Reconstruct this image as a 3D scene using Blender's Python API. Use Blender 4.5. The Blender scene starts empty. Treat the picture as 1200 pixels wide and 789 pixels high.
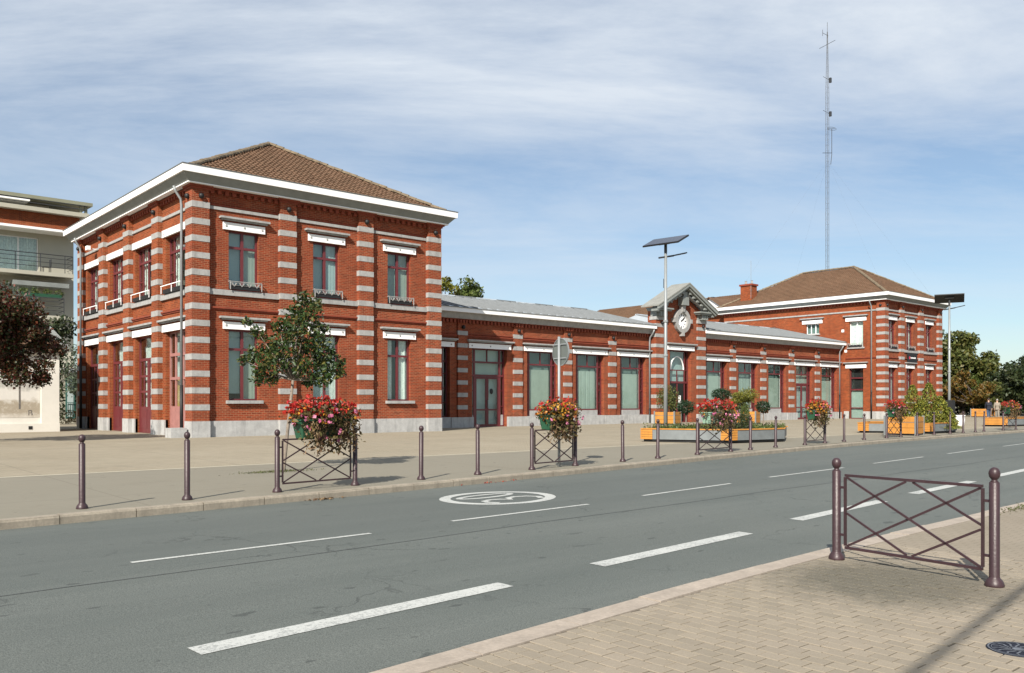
import bpy, math, random
import numpy as np
from mathutils import Vector, Matrix
random.seed(7)
RNG = np.random.default_rng(11)
R = math.radians
scene = bpy.context.scene

# ---------------------------------------------------------------- camera, sky, sun, exposure
YAW = R(49.0)                       # angle between the view axis and the facade direction (+X)
CY, SY = math.cos(YAW), math.sin(YAW)
cam_d = bpy.data.cameras.new('camera')
cam = bpy.data.objects.new('camera', cam_d)
scene.collection.objects.link(cam)
cam.location = (0, 0, 1.6)
cam.rotation_euler = (R(90), 0, math.atan2(SY, CY) - R(90))
cam_d.sensor_width = 36
cam_d.lens = 30.3
cam_d.shift_y = 0.0646
cam_d.clip_end = 5000
scene.camera = cam

SUN_EL = R(36)
SUN_AZ = R(31)                      # light travels towards (cos, sin) of this
ldir = Vector((math.cos(SUN_AZ) * math.cos(SUN_EL), math.sin(SUN_AZ) * math.cos(SUN_EL), -math.sin(SUN_EL)))
sun_d = bpy.data.lights.new('sun', 'SUN')
sun_d.energy = 5.0
sun_d.angle = R(0.53)
sun_d.color = (1.0, 0.93, 0.82)
sun = bpy.data.objects.new('sun', sun_d)
scene.collection.objects.link(sun)
sun.rotation_euler = ldir.to_track_quat('-Z', 'Y').to_euler()
sun.location = (-40, -30, 50)

world = bpy.data.worlds.new('World')
scene.world = world
world.use_nodes = True
wn, wl = world.node_tree.nodes, world.node_tree.links
wn.clear()
w_out = wn.new('ShaderNodeOutputWorld')
w_bg = wn.new('ShaderNodeBackground')
w_bg.inputs['Strength'].default_value = 0.090
sky = wn.new('ShaderNodeTexSky')
sky.sky_type = 'NISHITA'
sky.sun_disc = False
sky.sun_elevation = SUN_EL
sky.sun_rotation = math.atan2(-ldir.x, -ldir.y)
sky.air_density = 1.0
sky.dust_density = 0.5
sky.ozone_density = 1.6
# thin high cloud, laid out on a flat layer overhead
tc = wn.new('ShaderNodeTexCoord')
sep = wn.new('ShaderNodeSeparateXYZ'); wl.new(tc.outputs['Generated'], sep.inputs[0])
def wmath(op, a, b=None, clamp=False):
    n = wn.new('ShaderNodeMath'); n.operation = op; n.use_clamp = clamp
    for i, v in enumerate((a, b)):
        if v is None: continue
        if isinstance(v, (int, float)): n.inputs[i].default_value = v
        else: wl.new(v, n.inputs[i])
    return n.outputs[0]
zc = wmath('MAXIMUM', wmath('ADD', sep.outputs['Z'], 0.10), 0.02)
uu = wmath('DIVIDE', sep.outputs['X'], zc); vv = wmath('DIVIDE', sep.outputs['Y'], zc)
comb = wn.new('ShaderNodeCombineXYZ'); wl.new(uu, comb.inputs[0]); wl.new(vv, comb.inputs[1])
mp = wn.new('ShaderNodeMapping'); wl.new(comb.outputs[0], mp.inputs[0])
mp.vector_type = 'TEXTURE'
mp.inputs['Rotation'].default_value = (0, 0, R(-36)); mp.inputs['Scale'].default_value = (2.6, 1.25, 1)
mp.inputs['Location'].default_value = (3.3, 5.9, 0)
n1 = wn.new('ShaderNodeTexNoise'); wl.new(mp.outputs[0], n1.inputs['Vector'])
n1.inputs['Scale'].default_value = 1.1; n1.inputs['Detail'].default_value = 11; n1.inputs['Roughness'].default_value = 0.64; n1.inputs['Distortion'].default_value = 0.5
n2 = wn.new('ShaderNodeTexNoise'); wl.new(mp.outputs[0], n2.inputs['Vector'])
n2.inputs['Scale'].default_value = 0.42; n2.inputs['Detail'].default_value = 4
mx = wmath('ADD', wmath('MULTIPLY', n1.outputs[0], 0.62), wmath('MULTIPLY', n2.outputs[0], 0.55))
ramp = wn.new('ShaderNodeMapRange'); wl.new(mx, ramp.inputs['Value'])
ramp.inputs['From Min'].default_value = 0.475; ramp.inputs['From Max'].default_value = 0.66
ramp.inputs['To Min'].default_value = 0.22; ramp.inputs['To Max'].default_value = 1.0
cmix = wn.new('ShaderNodeMix'); cmix.data_type = 'RGBA'
elev = wn.new('ShaderNodeMapRange'); wl.new(sep.outputs['Z'], elev.inputs[0]); elev.inputs[1].default_value = 0.08; elev.inputs[2].default_value = 0.36; elev.inputs[3].default_value = 0.30
wl.new(wmath('MULTIPLY', ramp.outputs[0], elev.outputs[0]), cmix.inputs[0]); tint = wn.new('ShaderNodeMix'); tint.data_type = 'RGBA'; tint.blend_type = 'MULTIPLY'; tint.inputs[0].default_value = 1.0; tint.inputs[7].default_value = (0.69, 0.76, 0.80, 1); wl.new(sky.outputs[0], tint.inputs[6]); wl.new(tint.outputs[2], cmix.inputs[6])
cmix.inputs[7].default_value = (5.2, 5.65, 6.2, 1)
wl.new(cmix.outputs[2], w_bg.inputs['Color']); wl.new(w_bg.outputs[0], w_out.inputs[0])

scene.view_settings.view_transform = 'Standard'
scene.view_settings.look = 'None'
scene.view_settings.exposure = 0.70
scene.view_settings.gamma = 1
scene.view_settings.use_curve_mapping = False
scene.render.engine = 'CYCLES'

# ---------------------------------------------------------------- materials
def nodes(name):
    m = bpy.data.materials.new(name); m.use_nodes = True
    nt = m.node_tree
    return m, nt, nt.nodes['Principled BSDF']
def mix_rgb(nt, fac, a, b, mode='MIX'):
    n = nt.nodes.new('ShaderNodeMix'); n.data_type = 'RGBA'; n.blend_type = mode
    for i, v in ((0, fac), (6, a), (7, b)):
        if isinstance(v, (int, float)): n.inputs[i].default_value = v
        elif isinstance(v, tuple): n.inputs[i].default_value = (*v, 1) if len(v) == 3 else v
        else: nt.links.new(v, n.inputs[i])
    return n.outputs[2]
def fmath(nt, op, a, b=None, clamp=False):
    n = nt.nodes.new('ShaderNodeMath'); n.operation = op; n.use_clamp = clamp
    for i, v in enumerate((a, b)):
        if v is None: continue
        if isinstance(v, (int, float)): n.inputs[i].default_value = v
        else: nt.links.new(v, n.inputs[i])
    return n.outputs[0]
def noise(nt, vec, scale, detail=4, rough=0.55, dist=0.0):
    n = nt.nodes.new('ShaderNodeTexNoise')
    n.inputs['Scale'].default_value = scale; n.inputs['Detail'].default_value = detail
    n.inputs['Roughness'].default_value = rough; n.inputs['Distortion'].default_value = dist
    nt.links.new(vec, n.inputs['Vector']); return n.outputs[0]
def rng_map(nt, v, a, b, c=0.0, d=1.0):
    n = nt.nodes.new('ShaderNodeMapRange'); nt.links.new(v, n.inputs[0])
    for i, q in zip((1, 2, 3, 4), (a, b, c, d)): n.inputs[i].default_value = q
    return n.outputs[0]
def pos(nt):
    return nt.nodes.new('ShaderNodeNewGeometry').outputs['Position']
def bump(nt, bs, h, strength=0.4, dist=0.02):
    n = nt.nodes.new('ShaderNodeBump'); n.inputs['Strength'].default_value = strength
    n.inputs['Distance'].default_value = dist
    nt.links.new(h, n.inputs['Height']); nt.links.new(n.outputs[0], bs.inputs['Normal'])
def scl(c, k): return tuple(min(1, x * k) for x in c)

def plain(name, col, rough=0.6, var=0.18, scale=3.0, metal=0.0, bmp=0.0, spec=None, fine=None):
    m, nt, bs = nodes(name)
    p = pos(nt)
    n = noise(nt, p, scale, 6, 0.6)
    c = mix_rgb(nt, rng_map(nt, n, 0.3, 0.7), scl(col, 1 - var), scl(col, 1 + var))
    if fine:
        c = mix_rgb(nt, rng_map(nt, noise(nt, p, fine, 2), 0.35, 0.65, 0, 0.35), c, scl(col, 0.6))
    nt.links.new(c, bs.inputs['Base Color'])
    bs.inputs['Roughness'].default_value = rough; bs.inputs['Metallic'].default_value = metal
    if spec is not None: bs.inputs['Specular IOR Level'].default_value = spec
    if bmp: bump(nt, bs, noise(nt, p, scale * 9, 3), bmp, 0.01)
    return m

def brick_mat(name, c1, c2, mortar, bw=0.225, rh=0.0743, stain=0.5):
    m, nt, bs = nodes(name)
    p = pos(nt)
    s = nt.nodes.new('ShaderNodeSeparateXYZ'); nt.links.new(p, s.inputs[0])
    u = fmath(nt, 'ADD', s.outputs[0], s.outputs[1])
    cv = nt.nodes.new('ShaderNodeCombineXYZ'); nt.links.new(u, cv.inputs[0]); nt.links.new(s.outputs[2], cv.inputs[1])
    b = nt.nodes.new('ShaderNodeTexBrick'); nt.links.new(cv.outputs[0], b.inputs['Vector'])
    b.inputs['Scale'].default_value = 1; b.inputs['Brick Width'].default_value = bw
    b.inputs['Row Height'].default_value = rh; b.inputs['Mortar Size'].default_value = 0.0075
    b.inputs['Mortar Smooth'].default_value = 0.3; b.inputs['Bias'].default_value = -0.1
    b.inputs['Color1'].default_value = (*c1, 1); b.inputs['Color2'].default_value = (*c2, 1)
    b.inputs['Mortar'].default_value = (*mortar, 1)
    big = noise(nt, p, 0.55, 5, 0.6)
    c = mix_rgb(nt, rng_map(nt, big, 0.35, 0.72, 0, stain), b.outputs[0], scl(c1, 0.55))
    mps = nt.nodes.new('ShaderNodeMapping'); nt.links.new(p, mps.inputs[0]); mps.inputs['Scale'].default_value = (1, 1, 0.10)
    c = mix_rgb(nt, rng_map(nt, noise(nt, mps.outputs[0], 2.2, 6, 0.7), 0.52, 0.78, 0, 0.5), c, (0.075, 0.022, 0.014))
    pale = noise(nt, p, 2.3, 6, 0.7)
    c = mix_rgb(nt, rng_map(nt, pale, 0.52, 0.78, 0, 0.38), c, (0.33, 0.115, 0.055))
    nt.links.new(c, bs.inputs['Base Color'])
    bs.inputs['Roughness'].default_value = 0.85
    bs.inputs['Specular IOR Level'].default_value = 0.25
    h = fmath(nt, 'ADD', fmath(nt, 'MULTIPLY', b.outputs['Fac'], -1.0), fmath(nt, 'MULTIPLY', noise(nt, p, 45, 3), 0.35))
    bump(nt, bs, h, 0.7, 0.008)
    return m

def leaf_mat(name, cols, rough=0.5, trans=0.25, spec=0.4):
    m, nt, bs = nodes(name)
    g = nt.nodes.new('ShaderNodeNewGeometry')
    cr = nt.nodes.new('ShaderNodeValToRGB'); nt.links.new(g.outputs['Random Per Island'], cr.inputs[0])
    el = cr.color_ramp.elements
    while len(el) < len(cols): el.new(0.5)
    for i, c in enumerate(cols):
        el[i].position = i / max(1, len(cols) - 1); el[i].color = (*c, 1)
    nt.links.new(cr.outputs[0], bs.inputs['Base Color'])
    bs.inputs['Roughness'].default_value = rough
    bs.inputs['Specular IOR Level'].default_value = spec
    tr = nt.nodes.new('ShaderNodeBsdfTranslucent'); nt.links.new(cr.outputs[0], tr.inputs[0])
    mx = nt.nodes.new('ShaderNodeMixShader'); mx.inputs[0].default_value = trans
    nt.links.new(bs.outputs[0], mx.inputs[1]); nt.links.new(tr.outputs[0], mx.inputs[2])
    nt.links.new(mx.outputs[0], nt.nodes['Material Output'].inputs[0])
    return m

def glass_mat(name, tint, refl=0.10):
    m, nt, bs = nodes(name)
    nt.nodes.remove(bs)
    t = nt.nodes.new('ShaderNodeBsdfTransparent'); t.inputs[0].default_value = (*tint, 1)
    g = nt.nodes.new('ShaderNodeBsdfGlossy'); g.inputs['Roughness'].default_value = 0.015
    nb = nt.nodes.new('ShaderNodeBump'); nb.inputs['Strength'].default_value = 0.05; nb.inputs['Distance'].default_value = 0.05
    nt.links.new(noise(nt, pos(nt), 1.1, 1), nb.inputs['Height']); nt.links.new(nb.outputs[0], g.inputs['Normal'])
    f = nt.nodes.new('ShaderNodeLayerWeight'); f.inputs[0].default_value = 0.5
    fac = fmath(nt, 'ADD', fmath(nt, 'MULTIPLY', fmath(nt, 'POWER', f.outputs['Facing'], 4.0), 0.8), refl, True)
    mx = nt.nodes.new('ShaderNodeMixShader'); nt.links.new(fac, mx.inputs[0])
    nt.links.new(t.outputs[0], mx.inputs[1]); nt.links.new(g.outputs[0], mx.inputs[2])
    nt.links.new(mx.outputs[0], nt.nodes['Material Output'].inputs[0])
    return m

M = {}
M['brick'] = brick_mat('red_brick', (0.262, 0.045, 0.015), (0.12, 0.022, 0.009), (0.32, 0.175, 0.10))
M['brick2'] = brick_mat('orange_brick', (0.27, 0.053, 0.015), (0.13, 0.026, 0.009), (0.32, 0.165, 0.078))
M['brick_plain'] = plain('brick_moulding', (0.20, 0.038, 0.016), 0.85, 0.25, 6)
def weathered(name, col, streak):
    m = plain(name, col, 0.82, 0.16, 4, bmp=0.25, fine=30); nt = m.node_tree; bs = nt.nodes['Principled BSDF']
    src = bs.inputs['Base Color'].links[0].from_socket; p = pos(nt)
    mp_ = nt.nodes.new('ShaderNodeMapping'); nt.links.new(p, mp_.inputs[0]); mp_.inputs['Scale'].default_value = (1, 1, 0.12)
    c = mix_rgb(nt, rng_map(nt, noise(nt, mp_.outputs[0], 5.5, 5, 0.7), 0.5, 0.75, 0, streak), src, scl(col, 0.45))
    c = mix_rgb(nt, rng_map(nt, noise(nt, p, 1.1, 5, 0.7), 0.55, 0.75, 0, streak * .7), c, scl(col, 0.62))
    nt.links.new(c, bs.inputs['Base Color']); return m
M['stone'] = weathered('pale_stone', (0.325, 0.322, 0.315), 0.6)
M['white'] = weathered('white_paint', (0.80, 0.80, 0.785), 0.16)

M['plinth'] = weathered('plinth_stone', (0.38, 0.38, 0.375), 0.7)
M['white'] = None
M['greymould'] = plain('grey_moulding', (0.20, 0.215, 0.205), 0.6, 0.12, 2)
M['lead'] = plain('lead_edge', (0.16, 0.17, 0.175), 0.5, 0.1, 2)
M['zinc'] = plain('zinc_sheet', (0.43, 0.475, 0.52), 0.5, 0.10, 1.2, metal=0.1)
M['zincpipe'] = plain('zinc_pipe', (0.22, 0.235, 0.245), 0.5, 0.12, 3, metal=0.2)
M['maroon'] = plain('maroon_paint', (0.115, 0.020, 0.024), 0.42, 0.12, 5)
M['maroon_old'] = plain('faded_pink_paint', (0.30, 0.135, 0.12), 0.6, 0.15, 4)
M['black'] = plain('black_paint', (0.008, 0.008, 0.009), 0.6, 0.1, 5)
M['dark'] = plain('dark_interior', (0.010, 0.010, 0.011), 0.8, 0.1, 3)  # near-black colour that stands in for unlit rooms behind the glass
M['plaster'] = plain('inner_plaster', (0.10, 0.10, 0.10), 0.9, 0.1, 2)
M['blind'] = plain('white_blind', (0.36, 0.435, 0.435), 0.8, 0.05, 2)
M['blind_green'] = plain('green_white_blind', (0.34, 0.385, 0.345), 0.8, 0.06, 2)
M['blind_b'] = plain('yellowed_blind', (0.31, 0.34, 0.295), 0.8, 0.10, 1.2)
M['blind_c'] = plain('grey_green_blind', (0.27, 0.32, 0.29), 0.8, 0.12, 1.2)
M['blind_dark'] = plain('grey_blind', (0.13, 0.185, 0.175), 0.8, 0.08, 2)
M['curtain'] = plain('net_curtain', (0.66, 0.68, 0.65), 0.9, 0.22, 9)
M['glass'] = glass_mat('window_glass', (0.93, 0.98, 0.97), 0.05)
M['glass_dark'] = glass_mat('dark_glass', (0.25, 0.3, 0.32), 0.05)
M['post'] = weathered('plum_paint', (0.040, 0.019, 0.0225), 0.45); M['post'].node_tree.nodes['Principled BSDF'].inputs['Roughness'].default_value = 0.45
M['postdk'] = plain('plum_paint_dark', (0.035, 0.024, 0.03), 0.35, 0.1, 14)
M['kerb'] = weathered('kerb_concrete', (0.27, 0.235, 0.185), 0.7)
M['kerb_near'] = weathered('kerb_pink_concrete', (0.335, 0.285, 0.235), 0.3)
M['steel'] = plain('grey_steel', (0.16, 0.175, 0.18), 0.5, 0.14, 3, metal=0.15)
M['galv'] = plain('galvanised_steel', (0.25, 0.268, 0.275), 0.5, 0.08, 3, metal=0.3)
M['wood'] = weathered('yellow_wood', (0.46, 0.195, 0.03), 0.45)
M['soil'] = plain('soil', (0.035, 0.025, 0.018), 0.95, 0.3, 6, bmp=0.5)
M['pv'] = plain('solar_cells', (0.012, 0.016, 0.032), 0.18, 0.1, 4)
M['darkmetal'] = plain('dark_grey_metal', (0.03, 0.032, 0.036), 0.4, 0.1, 4)
M['mastgrey'] = plain('weathered_mast', (0.06, 0.062, 0.064), 0.6, 0.1, 3)
M['gableroof'] = plain('grey_gable_roof', (0.22, 0.22, 0.20), 0.6, 0.15, 2)
M['signback'] = plain('sign_back', (0.125, 0.14, 0.132), 0.5, 0.08, 3, metal=0.2)
M['bark'] = plain('grey_bark', (0.19, 0.155, 0.125), 0.9, 0.25, 14, bmp=0.5)
M['barkdk'] = plain('dark_bark', (0.06, 0.045, 0.035), 0.9, 0.25, 10, bmp=0.5)
M['pot_green'] = plain('green_plastic', (0.015, 0.07, 0.035), 0.5, 0.1, 4)
M['pot_pale'] = plain('pale_green_plastic', (0.22, 0.34, 0.26), 0.5, 0.1, 4)  # the green trough plastic, with sunlight painted in as a paler colour
M['cream'] = plain('cream_render', (0.37, 0.355, 0.29), 0.85, 0.05, 0.6)
M['creamshade'] = plain('beige_render', (0.42, 0.40, 0.33), 0.85, 0.06, 0.5)  # slightly paler beige than the cream render
M['shedwhite'] = plain('shed_white', (0.58, 0.56, 0.51), 0.85, 0.06, 0.9)
M['green'] = plain('dark_green_paint', (0.03, 0.10, 0.085), 0.5, 0.1, 4)
M['roofgrey'] = plain('olive_grey_metal', (0.20, 0.20, 0.14), 0.5, 0.1, 1)
M['leaf_magnolia'] = leaf_mat('magnolia_leaf', [(0.012, 0.028, 0.008), (0.02, 0.045, 0.010), (0.032, 0.06, 0.013), (0.022, 0.042, 0.012), (0.04, 0.065, 0.014), (0.03, 0.055, 0.012), (0.075, 0.07, 0.018), (0.12, 0.11, 0.02)], 0.45, 0.12, 0.35)
M['leaf_maple'] = leaf_mat('maple_leaf', [(0.035, 0.010, 0.008), (0.09, 0.014, 0.009), (0.022, 0.032, 0.009), (0.13, 0.028, 0.014), (0.022, 0.038, 0.010), (0.09, 0.022, 0.012), (0.03, 0.05, 0.012), (0.02, 0.035, 0.01)], 0.5, 0.2)
M['leaf_green'] = leaf_mat('green_leaf', [(0.05, 0.08, 0.02), (0.075, 0.11, 0.025), (0.10, 0.125, 0.028), (0.065, 0.085, 0.024)], 0.5, 0.25)
M['leaf_olive'] = leaf_mat('olive_leaf', [(0.07, 0.09, 0.022), (0.105, 0.12, 0.028), (0.05, 0.065, 0.018), (0.14, 0.12, 0.03)], 0.5, 0.25)
M['leaf_grey'] = leaf_mat('grey_green_leaf', [(0.08, 0.11, 0.075), (0.11, 0.14, 0.09), (0.06, 0.085, 0.055)], 0.6, 0.2)
M['leaf_dark'] = leaf_mat('dark_leaf', [(0.016, 0.030, 0.011), (0.026, 0.042, 0.014), (0.045, 0.055, 0.018), (0.03, 0.038, 0.014)], 0.5, 0.15)
M['leaf_box'] = leaf_mat('box_leaf', [(0.008, 0.026, 0.010), (0.012, 0.036, 0.012), (0.018, 0.048, 0.015)], 0.45, 0.1)
M['leaf_gold'] = leaf_mat('golden_leaf', [(0.13, 0.14, 0.02), (0.18, 0.17, 0.02), (0.09, 0.11, 0.02), (0.22, 0.17, 0.03)], 0.5, 0.25)
M['leaf_conifer'] = leaf_mat('conifer_leaf', [(0.20, 0.22, 0.03), (0.11, 0.14, 0.025), (0.28, 0.25, 0.035), (0.07, 0.10, 0.022)], 0.6, 0.15)
M['leaf_orange'] = leaf_mat('autumn_leaf', [(0.16, 0.07, 0.012), (0.11, 0.08, 0.015), (0.07, 0.07, 0.016), (0.2, 0.1, 0.02)], 0.5, 0.25)
M['leaf_basket'] = leaf_mat('basket_leaf', [(0.075, 0.075, 0.022), (0.11, 0.07, 0.025), (0.05, 0.055, 0.015), (0.13, 0.10, 0.03), (0.10, 0.05, 0.03), (0.06, 0.07, 0.02)], 0.6, 0.25)
M['leaf_dry'] = leaf_mat('dry_stems', [(0.20, 0.13, 0.065), (0.14, 0.08, 0.045), (0.24, 0.17, 0.09), (0.11, 0.055, 0.035)], 0.7, 0.2)
M['fl_red'] = leaf_mat('red_petals', [(0.40, 0.016, 0.018), (0.48, 0.035, 0.018), (0.30, 0.010, 0.018), (0.42, 0.07, 0.02)], 0.5, 0.3)
M['fl_pink'] = leaf_mat('pink_petals', [(0.55, 0.14, 0.26), (0.62, 0.24, 0.36), (0.45, 0.08, 0.2)], 0.5, 0.3)
M['fl_orange'] = leaf_mat('orange_petals', [(0.55, 0.20, 0.02), (0.50, 0.28, 0.03), (0.45, 0.12, 0.015)], 0.5, 0.3)
M['fl_white'] = leaf_mat('white_petals', [(0.7, 0.68, 0.62), (0.6, 0.58, 0.52)], 0.5, 0.3)
M['grass'] = leaf_mat('grass_blade', [(0.06, 0.085, 0.02), (0.09, 0.10, 0.03), (0.12, 0.11, 0.04)], 0.6, 0.3)
M['paint_road'] = None

def asphalt():
    m, nt, bs = nodes('asphalt')
    p = pos(nt)
    s = nt.nodes.new('ShaderNodeMapping'); nt.links.new(p, s.inputs[0])
    s.inputs['Rotation'].default_value = (0, 0, R(-5)); s.inputs['Scale'].default_value = (0.10, 1.0, 1)
    streak = noise(nt, s.outputs[0], 1.1, 4, 0.6)
    big = noise(nt, p, 0.22, 4)
    grain = noise(nt, p, 90, 2, 0.7)
    vor = nt.nodes.new('ShaderNodeTexVoronoi'); nt.links.new(p, vor.inputs['Vector']); vor.inputs['Scale'].default_value = 85
    c = mix_rgb(nt, rng_map(nt, streak, 0.3, 0.7), (0.093, 0.106, 0.098), (0.130, 0.143, 0.132))
    c = mix_rgb(nt, rng_map(nt, big, 0.4, 0.7, 0, 0.45), c, (0.14, 0.149, 0.136))
    c = mix_rgb(nt, rng_map(nt, grain, 0.38, 0.66, 0, 0.7), c, (0.045, 0.052, 0.049))
    c = mix_rgb(nt, rng_map(nt, vor.outputs[0], 0.16, 0.07, 0, 0.55), c, (0.24, 0.242, 0.222))
    # small dark tar scabs
    sp = nt.nodes.new('ShaderNodeMapping'); nt.links.new(p, sp.inputs[0]); sp.inputs['Scale'].default_value = (1.0, 2.3, 1); sp.inputs['Rotation'].default_value = (0, 0, R(-6))
    spots = noise(nt, sp.outputs[0], 2.6, 3, 0.5)
    c = mix_rgb(nt, rng_map(nt, spots, 0.675, 0.70, 0, 0.65), c, (0.040, 0.045, 0.043))
    uvn = nt.nodes.new('ShaderNodeUVMap'); uvn.uv_map = 'across'
    su = nt.nodes.new('ShaderNodeSeparateXYZ'); nt.links.new(uvn.outputs[0], su.inputs[0])
    edge = fmath(nt, 'ADD', su.outputs[1], fmath(nt, 'MULTIPLY', noise(nt, s.outputs[0], 4.0, 4), 0.35))
    c = mix_rgb(nt, rng_map(nt, edge, 0.42, 0.16, 0, 0.75), c, (0.05, 0.056, 0.05))
    mid = fmath(nt, 'ADD', su.outputs[1], fmath(nt, 'MULTIPLY', noise(nt, s.outputs[0], 1.5, 4), 1.2))
    lane = fmath(nt, 'MULTIPLY', rng_map(nt, mid, 4.3, 5.3), rng_map(nt, mid, 8.4, 7.2))
    c = mix_rgb(nt, fmath(nt, 'MULTIPLY', lane, 0.35), c, (0.07, 0.08, 0.076))
    cv_ = nt.nodes.new('ShaderNodeTexVoronoi'); cv_.feature = 'DISTANCE_TO_EDGE'; cv_.inputs['Scale'].default_value = 0.42
    wob = nt.nodes.new('ShaderNodeVectorMath'); wob.operation = 'ADD'; nt.links.new(p, wob.inputs[0]); nzc = nt.nodes.new('ShaderNodeTexNoise'); nzc.inputs['Scale'].default_value = 1.6; nzc.inputs['Detail'].default_value = 5; nt.links.new(p, nzc.inputs['Vector']); nt.links.new(nzc.outputs['Color'], wob.inputs[1])
    nt.links.new(wob.outputs[0], cv_.inputs['Vector'])
    crack = fmath(nt, 'MULTIPLY', rng_map(nt, cv_.outputs['Distance'], 0.008, 0.002), rng_map(nt, noise(nt, p, 0.35, 3), 0.50, 0.60))
    c = mix_rgb(nt, fmath(nt, 'MULTIPLY', crack, 0.7), c, (0.04, 0.045, 0.043))
    nt.links.new(c, bs.inputs['Base Color'])
    bs.inputs['Roughness'].default_value = 0.82; bs.inputs['Specular IOR Level'].default_value = 0.35
    bump(nt, bs, fmath(nt, 'ADD', grain, fmath(nt, 'MULTIPLY', vor.outputs[0], -0.6)), 0.5, 0.006)
    return m
M['asphalt'] = asphalt()

def road_paint():
    m, nt, bs = nodes('road_paint')
    p = pos(nt)
    w = noise(nt, p, 38, 4, 0.75)
    w2 = noise(nt, p, 2.2, 3)
    f = fmath(nt, 'ADD', w, fmath(nt, 'MULTIPLY', w2, 0.35))
    c = mix_rgb(nt, rng_map(nt, f, 0.66, 0.82, 0, 0.8), (0.42, 0.43, 0.41), (0.17, 0.18, 0.175))
    nt.links.new(c, bs.inputs['Base Color']); bs.inputs['Roughness'].default_value = 0.7
    return m
M['paint_road'] = road_paint()
M['tar'] = plain('tar_seam', (0.055, 0.06, 0.06), 0.7, 0.2, 8)

def plaza_mat():
    m, nt, bs = nodes('plaza_paving')
    p = pos(nt)
    mp_ = nt.nodes.new('ShaderNodeMapping'); nt.links.new(p, mp_.inputs[0]); mp_.inputs['Rotation'].default_value = (0, 0, R(41))
    b = nt.nodes.new('ShaderNodeTexBrick'); nt.links.new(mp_.outputs[0], b.inputs['Vector'])
    b.inputs['Scale'].default_value = 1; b.inputs['Brick Width'].default_value = 0.21; b.inputs['Row Height'].default_value = 0.105
    b.inputs['Mortar Size'].default_value = 0.004; b.inputs['Mortar Smooth'].default_value = 0.4
    b.inputs['Color1'].default_value = (0.275, 0.24, 0.178, 1); b.inputs['Color2'].default_value = (0.235, 0.205, 0.152, 1); b.inputs['Mortar'].default_value = (0.13, 0.105, 0.075, 1)
    big = noise(nt, p, 0.3, 5, 0.6)
    st = nt.nodes.new('ShaderNodeMapping'); nt.links.new(p, st.inputs[0]); st.inputs['Scale'].default_value = (0.12, 0.8, 1)
    stn = noise(nt, st.outputs[0], 1.3, 4)
    c = mix_rgb(nt, rng_map(nt, big, 0.35, 0.7, 0, 0.5), b.outputs[0], (0.31, 0.275, 0.212))
    c = mix_rgb(nt, rng_map(nt, stn, 0.5, 0.75, 0, 0.4), c, (0.19, 0.168, 0.128))
    # greyer concrete strip next to the kerb
    s = nt.nodes.new('ShaderNodeSeparateXYZ'); nt.links.new(p, s.inputs[0])
    c = mix_rgb(nt, rng_map(nt, s.outputs[1], 19.2, 18.9, 0, 0.8), c, (0.178, 0.168, 0.137))
    spots = noise(nt, p, 5.0, 2)
    c = mix_rgb(nt, rng_map(nt, spots, 0.72, 0.75, 0, 0.5), c, (0.07, 0.06, 0.05))
    c = mix_rgb(nt, rng_map(nt, noise(nt, p, 0.9, 6, 0.7), 0.58, 0.72, 0, 0.4), c, (0.15, 0.135, 0.105))
    slab = nt.nodes.new('ShaderNodeTexBrick'); nt.links.new(p, slab.inputs['Vector']); slab.inputs['Scale'].default_value = 1; slab.inputs['Brick Width'].default_value = 4.2; slab.inputs['Row Height'].default_value = 3.6; slab.inputs['Mortar Size'].default_value = 0.018; slab.offset = 0.0
    c = mix_rgb(nt, fmath(nt, 'MULTIPLY', slab.outputs['Fac'], 0.45), c, (0.13, 0.115, 0.09))
    wallb = rng_map(nt, fmath(nt, 'ADD', s.outputs[1], fmath(nt, 'MULTIPLY', noise(nt, p, 2.5, 5), 0.8)), 33.6, 34.3, 0, 0.0)
    nt.links.new(c, bs.inputs['Base Color']); bs.inputs['Roughness'].default_value = 0.9; bs.inputs['Specular IOR Level'].default_value = 0.2
    bump(nt, bs, fmath(nt, 'MULTIPLY', b.outputs['Fac'], -1.0), 0.3, 0.006)
    return m
M['plaza'] = plaza_mat()
M['strip'] = plain('paving_strip', (0.40, 0.37, 0.29), 0.9, 0.12, 2)

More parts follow.
